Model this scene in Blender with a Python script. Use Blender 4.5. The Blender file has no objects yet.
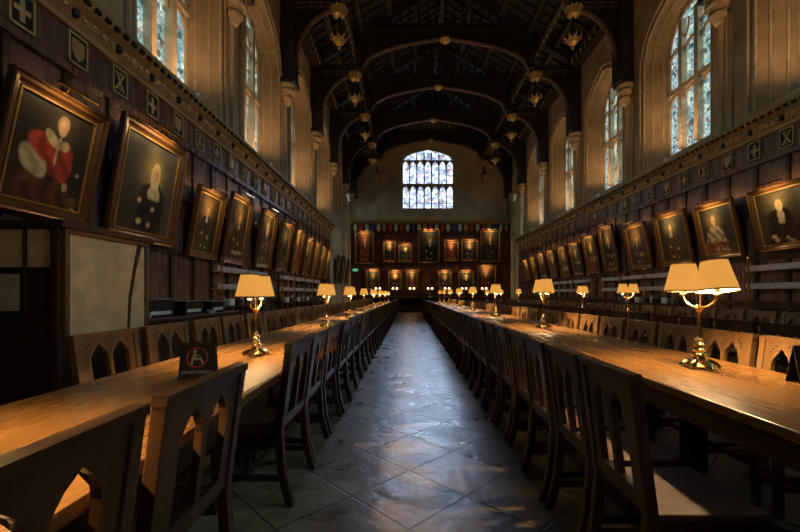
import bpy, bmesh, math, random
from mathutils import Vector, Matrix
random.seed(7)
PI = math.pi
SC = bpy.context.scene
COL = SC.collection

# ------------------------------------------------------------------ camera, light, exposure
CAMZ = 1.25
cam_d = bpy.data.cameras.new('camera')
cam = bpy.data.objects.new('camera', cam_d); COL.objects.link(cam)
cam.location = (0, 0, CAMZ); cam.rotation_euler = (PI/2, 0, 0)
cam_d.sensor_width = 36; cam_d.lens = 18.0
cam_d.shift_x = -9/800; cam_d.shift_y = 28/800
cam_d.clip_start = 0.05; cam_d.clip_end = 200
SC.camera = cam
w = bpy.data.worlds.new('world'); SC.world = w; w.use_nodes = True
w.node_tree.nodes['Background'].inputs[0].default_value = (0.35, 0.5, 0.8, 1)
w.node_tree.nodes['Background'].inputs[1].default_value = 0.25
SC.view_settings.view_transform = 'Standard'
SC.view_settings.look = 'None'
SC.view_settings.gamma = 1.0
SC.view_settings.use_curve_mapping = False
SC.view_settings.exposure = 0.90
try:
    SC.cycles.use_denoising = True
    SC.cycles.max_bounces = 8
    SC.cycles.sample_clamp_indirect = 4.0
except Exception:
    pass
LAMP_W = 42.0          # each bulb of a table lamp
FLOOD_W = 9.0        # uplights standing on the cornice
PIC_W = 5.5           # picture lights
GLASS_END = 0.62       # daylight in the end window
GLASS_SIDE = 0.25     # daylight in the side windows

def sky_light(name, col, strength, direction, angle):
    l = bpy.data.lights.new(name, 'SUN'); l.color = col; l.energy = strength; l.angle = math.radians(angle)
    o = bpy.data.objects.new(name, l); COL.objects.link(o)
    o.rotation_euler = Vector(direction).to_track_quat('-Z', 'Y').to_euler()
    o.location = Vector(direction) * -40
sky_light('daylight_right', (0.70, 0.80, 1.0), 5.5, (-1, 0.2, -0.48), 45)
sky_light('daylight_left', (0.85, 0.90, 1.0), 4.0, (1, 0.2, -0.5), 45)
sky_light('daylight_end', (0.74, 0.90, 1.0), 3.0, (0, -1, -0.42), 24)

# hall dimensions
XL, XR = -4.35, 7.6
CX = (XL+XR)/2; HW = (XR-XL)/2
Y0, Y1 = -6.5, 30.0
TR0, PITCH = 5.5, 4.15
TRUSS_Y = [TR0-PITCH*2, TR0-PITCH, TR0] + [TR0+PITCH*k for k in range(1, 6)] + [29.75]
BAYS = [TR0+PITCH*k + PITCH/2 for k in range(-2, 6)]
WALLTOP = 11.5

# ------------------------------------------------------------------ materials
def nodes_of(name):
    m = bpy.data.materials.new(name); m.use_nodes = True
    nt = m.node_tree; b = nt.nodes['Principled BSDF']
    return m, nt, b
def N(nt, t, **kw):
    n = nt.nodes.new(t)
    for k, v in kw.items(): setattr(n, k, v)
    return n
def ramp(nt, stops):
    r = N(nt, 'ShaderNodeValToRGB'); e = r.color_ramp.elements
    while len(e) > len(stops): e.remove(e[-1])
    while len(e) < len(stops): e.new(0.5)
    for i, (p, c) in enumerate(stops):
        e[i].position = p; e[i].color = (*c, 1)
    return r
def mat_plain(name, col, rough=0.5, metal=0.0, emis=None, es=0.0, spec=0.5):
    m, nt, b = nodes_of(name)
    n = N(nt, 'ShaderNodeTexNoise'); n.inputs['Scale'].default_value = 6; n.inputs['Detail'].default_value = 4
    tc = N(nt, 'ShaderNodeTexCoord'); nt.links.new(tc.outputs['Object'], n.inputs['Vector'])
    r = ramp(nt, [(0.3, tuple(c*0.82 for c in col)), (0.7, tuple(min(1, c*1.15) for c in col))])
    nt.links.new(n.outputs['Fac'], r.inputs['Fac']); nt.links.new(r.outputs['Color'], b.inputs['Base Color'])
    b.inputs['Roughness'].default_value = rough; b.inputs['Metallic'].default_value = metal
    b.inputs['Specular IOR Level'].default_value = spec
    if emis:
        b.inputs['Emission Color'].default_value = (*emis, 1); b.inputs['Emission Strength'].default_value = es
    return m
def mat_wood(name, c1, c2, rough=0.35, scale=(1, 1, 1), bump=0.15, spec=0.5, coat=0.0, noise=3.0):
    m, nt, b = nodes_of(name)
    tc = N(nt, 'ShaderNodeTexCoord'); mp = N(nt, 'ShaderNodeMapping'); mp.inputs['Scale'].default_value = scale
    nt.links.new(tc.outputs['Object'], mp.inputs['Vector'])
    n = N(nt, 'ShaderNodeTexNoise'); n.inputs['Scale'].default_value = noise; n.inputs['Detail'].default_value = 8 if bump > 0.05 else 3; n.inputs['Roughness'].default_value = 0.6
    nt.links.new(mp.outputs['Vector'], n.inputs['Vector'])
    r = ramp(nt, [(0.32, c1), (0.68, c2)])
    nt.links.new(n.outputs['Fac'], r.inputs['Fac']); nt.links.new(r.outputs['Color'], b.inputs['Base Color'])
    r2 = ramp(nt, [(0.3, (rough*(0.75 if bump else 0.92),)*3), (0.7, (min(1, rough*(1.35 if bump else 1.12)),)*3)])
    nt.links.new(n.outputs['Fac'], r2.inputs['Fac']); nt.links.new(r2.outputs['Color'], b.inputs['Roughness'])
    bp = N(nt, 'ShaderNodeBump'); bp.inputs['Strength'].default_value = bump; bp.inputs['Distance'].default_value = 0.01
    nt.links.new(n.outputs['Fac'], bp.inputs['Height']); nt.links.new(bp.outputs['Normal'], b.inputs['Normal'])
    b.inputs['Specular IOR Level'].default_value = spec
    b.inputs['Coat Weight'].default_value = coat; b.inputs['Coat Roughness'].default_value = 0.15
    return m
M = {}
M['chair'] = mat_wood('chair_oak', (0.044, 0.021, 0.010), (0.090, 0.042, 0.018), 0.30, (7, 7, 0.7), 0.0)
M['chair_lamplit'] = mat_wood('lamplit_oak', (0.13, 0.066, 0.022), (0.21, 0.108, 0.037), 0.4, (7, 7, 0.7), 0.0)  # same oak as the other chairs, with lamplight on the fronts painted in
M['seat'] = mat_wood('chair_seat_oak', (0.09, 0.038, 0.013), (0.15, 0.062, 0.018), 0.6, (12, 2, 2), 0.08)
M['table'] = mat_wood('table_oak', (0.155, 0.072, 0.018), (0.19, 0.090, 0.024), 0.27, (5, 0.35, 2), 0.0, coat=0.25, noise=2.2)
M['table_dark'] = mat_wood('table_frame_oak', (0.030, 0.013, 0.006), (0.06, 0.028, 0.012), 0.45, (6, 1, 2), 0.1)
M['panel'] = mat_wood('panelling_oak', (0.110, 0.052, 0.038), (0.150, 0.074, 0.054), 0.26, (3, 3, 0.4), 0.03, spec=0.9)
M['stile'] = mat_wood('stile_oak', (0.030, 0.013, 0.007), (0.06, 0.028, 0.014), 0.35, (3, 3, 0.6), 0.1)
M['endpanel'] = mat_wood('end_panelling_oak', (0.085, 0.026, 0.014), (0.16, 0.052, 0.028), 0.38, (3, 3, 0.6), 0.1)
M['cornice'] = mat_wood('cornice_wood', (0.22, 0.135, 0.05), (0.40, 0.26, 0.10), 0.45, (2, 2, 2), 0.2)
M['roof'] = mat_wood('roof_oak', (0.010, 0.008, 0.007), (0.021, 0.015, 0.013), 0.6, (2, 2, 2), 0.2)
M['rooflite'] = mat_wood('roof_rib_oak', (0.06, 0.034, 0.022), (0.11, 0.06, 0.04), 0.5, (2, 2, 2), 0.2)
M['gilt'] = mat_plain('dull_gilding', (0.50, 0.32, 0.12), 0.38, 0.55)
M['frame'] = mat_plain('gilt_picture_frame', (0.13, 0.06, 0.02), 0.30, 0.4)
M['frame_in'] = mat_plain('gilt_inner_slip', (0.42, 0.24, 0.07), 0.35, 0.5)
M['brass'] = mat_plain('polished_brass', (0.80, 0.55, 0.20), 0.16, 1.0)
M['black'] = mat_plain('black_paint', (0.012, 0.011, 0.010), 0.55, spec=0.3)
M['darkmetal'] = mat_plain('dark_iron', (0.03, 0.03, 0.034), 0.35, 0.6)
M['cream'] = mat_plain('cream_paper', (0.90, 0.74, 0.42), 0.7)
M['board'] = mat_plain('pale_display_cloth', (0.85, 0.57, 0.27), 0.75)
M['white'] = mat_plain('white_glaze', (0.7, 0.68, 0.64), 0.3)
M['rail'] = mat_plain('pale_painted_rail', (0.42, 0.38, 0.40), 0.35)
M['grey'] = mat_plain('grey_plastic', (0.12, 0.15, 0.15), 0.4)
M['red'] = mat_plain('red_paint', (0.45, 0.04, 0.03), 0.45)
M['blue'] = mat_plain('blue_paint', (0.05, 0.08, 0.25), 0.45)
M['tan'] = mat_plain('tan_gilt_paint', (0.42, 0.29, 0.12), 0.5)
M['bone'] = mat_plain('bone_paint', (0.55, 0.48, 0.36), 0.5)
M['exit'] = mat_plain('lit_exit_sign', (0.1, 0.5, 0.25), 0.4, 0, (0.10, 0.75, 0.36), 0.35)

def mat_stone(name, c1, c2, mortar, bs=1.4, rough=0.85):
    m, nt, b = nodes_of(name)
    tc = N(nt, 'ShaderNodeTexCoord')
    sx = N(nt, 'ShaderNodeSeparateXYZ'); nt.links.new(tc.outputs['Object'], sx.inputs[0])
    ad = N(nt, 'ShaderNodeMath', operation='ADD'); nt.links.new(sx.outputs[0], ad.inputs[0]); nt.links.new(sx.outputs[1], ad.inputs[1])
    cb = N(nt, 'ShaderNodeCombineXYZ'); nt.links.new(ad.outputs[0], cb.inputs[0]); nt.links.new(sx.outputs[2], cb.inputs[1])
    br = N(nt, 'ShaderNodeTexBrick'); br.inputs['Scale'].default_value = bs
    br.inputs['Mortar Size'].default_value = 0.006; br.inputs['Mortar Smooth'].default_value = 0.4
    br.inputs['Color1'].default_value = (*c1, 1); br.inputs['Color2'].default_value = (*c2, 1); br.inputs['Mortar'].default_value = (*mortar, 1)
    br.inputs['Brick Width'].default_value = 0.9; br.inputs['Row Height'].default_value = 0.45
    nt.links.new(cb.outputs[0], br.inputs['Vector'])
    n = N(nt, 'ShaderNodeTexNoise'); n.inputs['Scale'].default_value = 1.3; n.inputs['Detail'].default_value = 8
    nt.links.new(tc.outputs['Object'], n.inputs['Vector'])
    r = ramp(nt, [(0.3, (0.7, 0.66, 0.6)), (0.7, (1.12, 1.08, 1.0))])
    nt.links.new(n.outputs['Fac'], r.inputs['Fac'])
    mx = N(nt, 'ShaderNodeMix', data_type='RGBA', blend_type='MULTIPLY'); mx.inputs[0].default_value = 1
    nt.links.new(br.outputs['Color'], mx.inputs[6]); nt.links.new(r.outputs['Color'], mx.inputs[7])
    nt.links.new(mx.outputs[2], b.inputs['Base Color']); b.inputs['Roughness'].default_value = rough
    bp = N(nt, 'ShaderNodeBump'); bp.inputs['Strength'].default_value = 0.25; bp.inputs['Distance'].default_value = 0.02
    nt.links.new(n.outputs['Fac'], bp.inputs['Height']); nt.links.new(bp.outputs['Normal'], b.inputs['Normal'])
    return m
M['stone'] = mat_stone('ashlar_stone', (0.46, 0.345, 0.215), (0.42, 0.31, 0.19), (0.33, 0.245, 0.15))
M['stone_end'] = mat_stone('end_wall_stone', (0.46, 0.39, 0.28), (0.41, 0.345, 0.25), (0.32, 0.27, 0.20))
M['mould'] = mat_plain('moulded_stone', (0.44, 0.33, 0.20), 0.8)

def mat_floor():
    m, nt, b = nodes_of('worn_stone_flags')
    tc = N(nt, 'ShaderNodeTexCoord'); mp = N(nt, 'ShaderNodeMapping'); mp.inputs['Rotation'].default_value = (0, 0, math.radians(45))
    nt.links.new(tc.outputs['Object'], mp.inputs['Vector'])
    br = N(nt, 'ShaderNodeTexBrick', offset=0.0); br.inputs['Scale'].default_value = 1.0
    br.inputs['Brick Width'].default_value = 0.50; br.inputs['Row Height'].default_value = 0.50
    br.inputs['Mortar Size'].default_value = 0.008; br.inputs['Mortar Smooth'].default_value = 0.5; br.inputs['Bias'].default_value = 0
    br.inputs['Color1'].default_value = (0.36, 0.29, 0.19, 1); br.inputs['Color2'].default_value = (0.235, 0.19, 0.13, 1); br.inputs['Mortar'].default_value = (0.10, 0.083, 0.06, 1)
    nt.links.new(mp.outputs['Vector'], br.inputs['Vector'])
    n = N(nt, 'ShaderNodeTexNoise'); n.inputs['Scale'].default_value = 3.2; n.inputs['Detail'].default_value = 9; n.inputs['Roughness'].default_value = 0.62
    nt.links.new(tc.outputs['Object'], n.inputs['Vector'])
    r = ramp(nt, [(0.3, (0.45, 0.44, 0.42)), (0.72, (1.25, 1.22, 1.15))]); nt.links.new(n.outputs['Fac'], r.inputs['Fac'])
    mx = N(nt, 'ShaderNodeMix', data_type='RGBA', blend_type='MULTIPLY'); mx.inputs[0].default_value = 1
    nt.links.new(br.outputs['Color'], mx.inputs[6]); nt.links.new(r.outputs['Color'], mx.inputs[7]); nt.links.new(mx.outputs[2], b.inputs['Base Color'])
    r2 = ramp(nt, [(0.3, (0.22,)*3), (0.7, (0.42,)*3)]); nt.links.new(n.outputs['Fac'], r2.inputs['Fac']); nt.links.new(r2.outputs['Color'], b.inputs['Roughness'])
    sm = N(nt, 'ShaderNodeMath', operation='SUBTRACT'); nt.links.new(n.outputs['Fac'], sm.inputs[0]); nt.links.new(br.outputs['Fac'], sm.inputs[1])
    bp = N(nt, 'ShaderNodeBump'); bp.inputs['Strength'].default_value = 0.5; bp.inputs['Distance'].default_value = 0.03
    nt.links.new(sm.outputs[0], bp.inputs['Height']); nt.links.new(bp.outputs['Normal'], b.inputs['Normal'])
    b.inputs['Specular IOR Level'].default_value = 0.55
    return m
M['floor'] = mat_floor()

def mat_glass(name, strength, stops, scale):
    m = bpy.data.materials.new(name); m.use_nodes = True; nt = m.node_tree; nt.nodes.clear()
    out = N(nt, 'ShaderNodeOutputMaterial'); em = N(nt, 'ShaderNodeEmission'); gl = N(nt, 'ShaderNodeBsdfGlossy')
    gl.inputs['Roughness'].default_value = 0.2; gl.inputs['Color'].default_value = (0.2, 0.2, 0.2, 1)
    tc = N(nt, 'ShaderNodeTexCoord')
    v = N(nt, 'ShaderNodeTexVoronoi'); v.inputs['Scale'].default_value = scale
    nt.links.new(tc.outputs['Object'], v.inputs['Vector'])
    sp = N(nt, 'ShaderNodeSeparateColor'); nt.links.new(v.outputs['Color'], sp.inputs[0])
    r = ramp(nt, stops); r.color_ramp.interpolation = 'CONSTANT'; nt.links.new(sp.outputs[0], r.inputs['Fac'])
    v2 = N(nt, 'ShaderNodeTexVoronoi', feature='DISTANCE_TO_EDGE'); v2.inputs['Scale'].default_value = scale
    nt.links.new(tc.outputs['Object'], v2.inputs['Vector'])
    r2 = ramp(nt, [(0.02, (0.12,)*3), (0.07, (1,)*3)]); nt.links.new(v2.outputs['Distance'], r2.inputs['Fac'])
    n = N(nt, 'ShaderNodeTexNoise'); n.inputs['Scale'].default_value = 2.5; nt.links.new(tc.outputs['Object'], n.inputs['Vector'])
    r3 = ramp(nt, [(0.35, (0.45,)*3), (0.65, (1.15,)*3)]); nt.links.new(n.outputs['Fac'], r3.inputs['Fac'])
    mx = N(nt, 'ShaderNodeMix', data_type='RGBA', blend_type='MULTIPLY'); mx.inputs[0].default_value = 1
    mx2 = N(nt, 'ShaderNodeMix', data_type='RGBA', blend_type='MULTIPLY'); mx2.inputs[0].default_value = 1
    nt.links.new(r.outputs['Color'], mx.inputs[6]); nt.links.new(r2.outputs['Color'], mx.inputs[7])
    nt.links.new(mx.outputs[2], mx2.inputs[6]); nt.links.new(r3.outputs['Color'], mx2.inputs[7])
    nt.links.new(mx2.outputs[2], em.inputs['Color']); em.inputs['Strength'].default_value = strength
    tp = N(nt, 'ShaderNodeBsdfTransparent'); mc = N(nt, 'ShaderNodeMix', data_type='RGBA', blend_type='MIX'); mc.inputs[0].default_value = 0.35
    nt.links.new(mx.outputs[2], mc.inputs[6]); mc.inputs[7].default_value = (1, 1, 1, 1)
    nt.links.new(mc.outputs[2], tp.inputs['Color'])
    m1 = N(nt, 'ShaderNodeMixShader'); m1.inputs[0].default_value = 0.10
    nt.links.new(tp.outputs[0], m1.inputs[1]); nt.links.new(gl.outputs[0], m1.inputs[2])
    a = N(nt, 'ShaderNodeAddShader'); nt.links.new(em.outputs[0], a.inputs[0]); nt.links.new(m1.outputs[0], a.inputs[1])
    nt.links.new(a.outputs[0], out.inputs['Surface'])
    return m
M['glass'] = mat_glass('side_stained_glass', GLASS_SIDE, [(0, (0.50, 0.72, 0.66)), (0.25, (0.66, 0.78, 0.70)), (0.5, (0.35, 0.58, 0.56)), (0.68, (0.78, 0.88, 0.78)), (0.84, (0.08, 0.17, 0.14)), (0.955, (0.50, 0.22, 0.18)), (0.98, (0.20, 0.30, 0.5))], 10.0)
M['glass_end'] = mat_glass('end_leaded_glass', GLASS_END, [(0, (0.56, 0.66, 0.92)), (0.3, (0.68, 0.76, 0.96)), (0.55, (0.80, 0.85, 1.0)), (0.85, (0.36, 0.50, 0.62)), (0.94, (0.55, 0.42, 0.5))], 3.2)

def mat_shade():
    m = bpy.data.materials.new('amber_lamp_shade'); m.use_nodes = True; nt = m.node_tree; nt.nodes.clear()
    out = N(nt, 'ShaderNodeOutputMaterial'); em = N(nt, 'ShaderNodeEmission'); df = N(nt, 'ShaderNodeBsdfTranslucent'); d2 = N(nt, 'ShaderNodeBsdfDiffuse')
    df.inputs['Color'].default_value = (0.52, 0.29, 0.075, 1); d2.inputs['Color'].default_value = (0.45, 0.27, 0.09, 1)
    tc = N(nt, 'ShaderNodeTexCoord'); n = N(nt, 'ShaderNodeTexNoise'); n.inputs['Scale'].default_value = 12
    nt.links.new(tc.outputs['Object'], n.inputs['Vector'])
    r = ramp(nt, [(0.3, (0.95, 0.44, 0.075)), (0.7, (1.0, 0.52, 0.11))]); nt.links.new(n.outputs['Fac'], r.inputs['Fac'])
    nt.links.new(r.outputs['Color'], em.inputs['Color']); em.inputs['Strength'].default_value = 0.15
    ms = N(nt, 'ShaderNodeMixShader'); ms.inputs[0].default_value = 0.5
    nt.links.new(df.outputs[0], ms.inputs[1]); nt.links.new(d2.outputs[0], ms.inputs[2])
    a = N(nt, 'ShaderNodeAddShader'); nt.links.new(ms.outputs[0], a.inputs[0]); nt.links.new(em.outputs[0], a.inputs[1])
    nt.links.new(a.outputs[0], out.inputs['Surface'])
    return m
M['shade'] = mat_shade()
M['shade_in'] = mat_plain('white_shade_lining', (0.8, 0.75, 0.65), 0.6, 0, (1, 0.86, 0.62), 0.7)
M['bulb'] = mat_plain('lit_bulb', (1, 0.9, 0.7), 0.3, 0, (1, 0.80, 0.5), 3.0)
M['globe'] = mat_plain('lit_globe', (1, 0.85, 0.65), 0.3, 0, (1, 0.66, 0.36), 1.1)

def mat_canvas():
    m, nt, b = nodes_of('painted_canvas')
    at = N(nt, 'ShaderNodeVertexColor', layer_name='paint')
    nt.links.new(at.outputs['Color'], b.inputs['Base Color'])
    b.inputs['Roughness'].default_value = 0.32
    b.inputs['Coat Weight'].default_value = 0.6; b.inputs['Coat Roughness'].default_value = 0.06
    return m
M['canvas'] = mat_canvas()

# ------------------------------------------------------------------ mesh helpers
class MB:
    def __init__(s): s.bm = bmesh.new()
    def face(s, pts):
        vs = [s.bm.verts.new(p) for p in pts]
        try: return s.bm.faces.new(vs)
        except ValueError: return None
    def box(s, x0, x1, y0, y1, z0, z1):
        v = [s.bm.verts.new(p) for p in ((x0,y0,z0),(x1,y0,z0),(x1,y1,z0),(x0,y1,z0),(x0,y0,z1),(x1,y0,z1),(x1,y1,z1),(x0,y1,z1))]
        for f in ((0,3,2,1),(4,5,6,7),(0,1,5,4),(1,2,6,5),(2,3,7,6),(3,0,4,7)): s.bm.faces.new([v[i] for i in f])
        return s
    def prism(s, pts, axis, a, b, fn=None):
        """pts 2D; axis 'x': (y,z), 'y': (x,z), 'z': (x,y)"""
        def P(p, d):
            q = {'x': (d, p[0], p[1]), 'y': (p[0], d, p[1]), 'z': (p[0], p[1], d)}[axis]
            return fn(q) if fn else q
        A = [s.bm.verts.new(P(p, a)) for p in pts]; B = [s.bm.verts.new(P(p, b)) for p in pts]
        n = len(pts)
        fs = [s.bm.faces.new(A), s.bm.faces.new(B[::-1])]
        for i in range(n): fs.append(s.bm.faces.new([A[i], B[i], B[(i+1) % n], A[(i+1) % n]]))
        for f in fs: f.normal_update()
        bmesh.ops.triangulate(s.bm, faces=[f for f in fs[:2] if len(f.verts) > 4], ngon_method='EAR_CLIP')
        return s
    def tube(s, path, r, n=8, caps=True):
        path = [Vector(p) for p in path]; rings = []
        rr = r if isinstance(r, (list, tuple)) else [r]*len(path)
        ref = None
        for i, p in enumerate(path):
            t = (path[min(i+1, len(path)-1)] - path[max(i-1, 0)]).normalized()
            if ref is None:
                ref = Vector((0, 0, 1)) if abs(t.z) < 0.9 else Vector((1, 0, 0))
            a = t.cross(ref); 
            if a.length < 1e-4: a = t.cross(Vector((0, 1, 0)))
            a.normalize(); b = t.cross(a).normalized(); ref = -b if False else ref
            rings.append([s.bm.verts.new(p + a*math.cos(2*PI*k/n)*rr[i] + b*math.sin(2*PI*k/n)*rr[i]) for k in range(n)])
        for i in range(len(rings)-1):
            for k in range(n): s.bm.faces.new([rings[i][k], rings[i][(k+1) % n], rings[i+1][(k+1) % n], rings[i+1][k]])
        if caps: s.bm.faces.new(rings[0][::-1]); s.bm.faces.new(rings[-1])
        return s
    def bar(s, path, wx, dy):
        """rectangular section swept along a path lying in a YZ plane (path of (x,y,z)), width along x"""
        path = [Vector(p) for p in path]; rings = []
        for i, p in enumerate(path):
            t = (path[min(i+1, len(path)-1)] - path[max(i-1, 0)]).normalized()
            nrm = Vector((0, -t.z, t.y)).normalized(); X = Vector((1, 0, 0))
            rings.append([s.bm.verts.new(p + X*a*wx/2 + nrm*c*dy/2) for a, c in ((-1,-1),(1,-1),(1,1),(-1,1))])
        for i in range(len(rings)-1):
            for k in range(4): s.bm.faces.new([rings[i][k], rings[i][(k+1) % 4], rings[i+1][(k+1) % 4], rings[i+1][k]])
        s.bm.faces.new(rings[0][::-1]); s.bm.faces.new(rings[-1])
        return s
    def lathe(s, prof, c=(0, 0, 0), n=16, caps=True):
        rings = []
        for r, z in prof:
            rings.append([s.bm.verts.new((c[0]+r*math.cos(2*PI*k/n), c[1]+r*math.sin(2*PI*k/n), c[2]+z)) for k in range(n)])
        for i in range(len(rings)-1):
            for k in range(n): s.bm.faces.new([rings[i][k], rings[i][(k+1) % n], rings[i+1][(k+1) % n], rings[i+1][k]])
        if caps: s.bm.faces.new(rings[0][::-1]); s.bm.faces.new(rings[-1])
        return s
    def ball(s, c, r, sz=(1, 1, 1), n=10):
        prof = [(max(0.001, math.sin(PI*i/6))*r, -math.cos(PI*i/6)*r*sz[2]) for i in range(7)]
        return s.lathe(prof, c, n)
    def build(s, name, mat, parent=None, smooth=False, bevel=0.0, loc=None):
        bm = s.bm
        bmesh.ops.recalc_face_normals(bm, faces=bm.faces[:])
        if bevel > 0:
            es = [e for e in bm.edges if len(e.link_faces) == 2 and e.calc_face_angle(0) > 0.6]
            bmesh.ops.bevel(bm, geom=es, offset=bevel, segments=2, affect='EDGES', profile=0.6, clamp_overlap=True)
        me = bpy.data.meshes.new(name); bm.to_mesh(me); bm.free()
        me.materials.append(mat)
        if smooth:
            for p in me.polygons: p.use_smooth = True
            try: me.set_sharp_from_angle(angle=math.radians(40))
            except Exception: pass
        o = bpy.data.objects.new(name, me); COL.objects.link(o)
        if parent: o.parent = parent
        if loc: o.location = loc
        return o
def tag(o, label, cat, group=None):
    o['label'] = label; o['category'] = cat
    if group: o['group'] = group
    return o
def thing(name, label, cat, loc=(0, 0, 0), rz=0.0, group=None):
    o = bpy.data.objects.new(name, None); COL.objects.link(o)
    o.empty_display_size = 0.1
    o.location = loc; o.rotation_euler = (0, 0, rz)
    return tag(o, label, cat, group)
def struct(o): o['kind'] = 'structure'; return o
def dup(root, loc=None, rz=None, label=None, group=None, scale=None):
    r = root.copy(); COL.objects.link(r)
    if loc is not None: r.location = loc
    if rz is not None: r.rotation_euler = (0, 0, rz)
    if scale: r.scale = scale
    if label: r['label'] = label
    if group: r['group'] = group
    for ch in list(root.children):
        c = ch.copy(); COL.objects.link(c); c.parent = r
        for g in list(ch.children):
            d = g.copy(); COL.objects.link(d); d.parent = c
    return r
def wipe(root):
    for ch in list(root.children):
        for g in list(ch.children): bpy.data.objects.remove(g)
        bpy.data.objects.remove(ch)
    bpy.data.objects.remove(root)
ORD = ['first', 'second', 'third', 'fourth', 'fifth', 'sixth', 'seventh', 'eighth', 'ninth', 'tenth', 'eleventh', 'twelfth', 'thirteenth', 'fourteenth', 'fifteenth', 'sixteenth']
TENS = {20: 'twenty', 30: 'thirty', 40: 'forty', 50: 'fifty'}
def ordinal(i):
    n = i + 1
    if n <= 16: return ORD[i]
    if n < 20: return {17: 'seventeenth', 18: 'eighteenth', 19: 'nineteenth'}[n]
    t, u = n//10*10, n % 10
    return {20: 'twentieth', 30: 'thirtieth', 40: 'fortieth', 50: 'fiftieth'}[t] if u == 0 else TENS[t] + '-' + ORD[u-1]

def arch_pts(wd, hs, ha, n=8, yc=0.0):
    """pointed arch from (+wd,hs) over the apex to (-wd,hs)"""
    r = ha - hs; out = []
    if r >= wd:
        R = (wd*wd + r*r)/(2*wd); a1 = math.asin(min(1, r/R)); cx = wd - R
        for i in range(n+1):
            a = a1*i/n; out.append((cx + R*math.cos(a), hs + R*math.sin(a)))
    else:   # four-centred: quick curve then a nearly straight run
        for i in range(n+1):
            t = i/n; x = wd*(1-t); z = hs + r*(1-(1-t)**2.6)**0.72 if t < 1 else ha
            q = max(0.0, 1-(x/wd)**3)**(1/2.2)
            z = hs + r*(0.62*q + 0.38*(1-x/wd))
            out.append((x, z))
    left = [(-x, z) for x, z in out[:-1]][::-1]
    return [(yc+x, z) for x, z in out + left]

# ------------------------------------------------------------------ room shell
fl = MB(); fl.box(XL-0.7, XR+0.7, Y0-0.3, Y1+0.3, -0.2, 0.0); struct(fl.build('floor', M['floor']))

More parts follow.
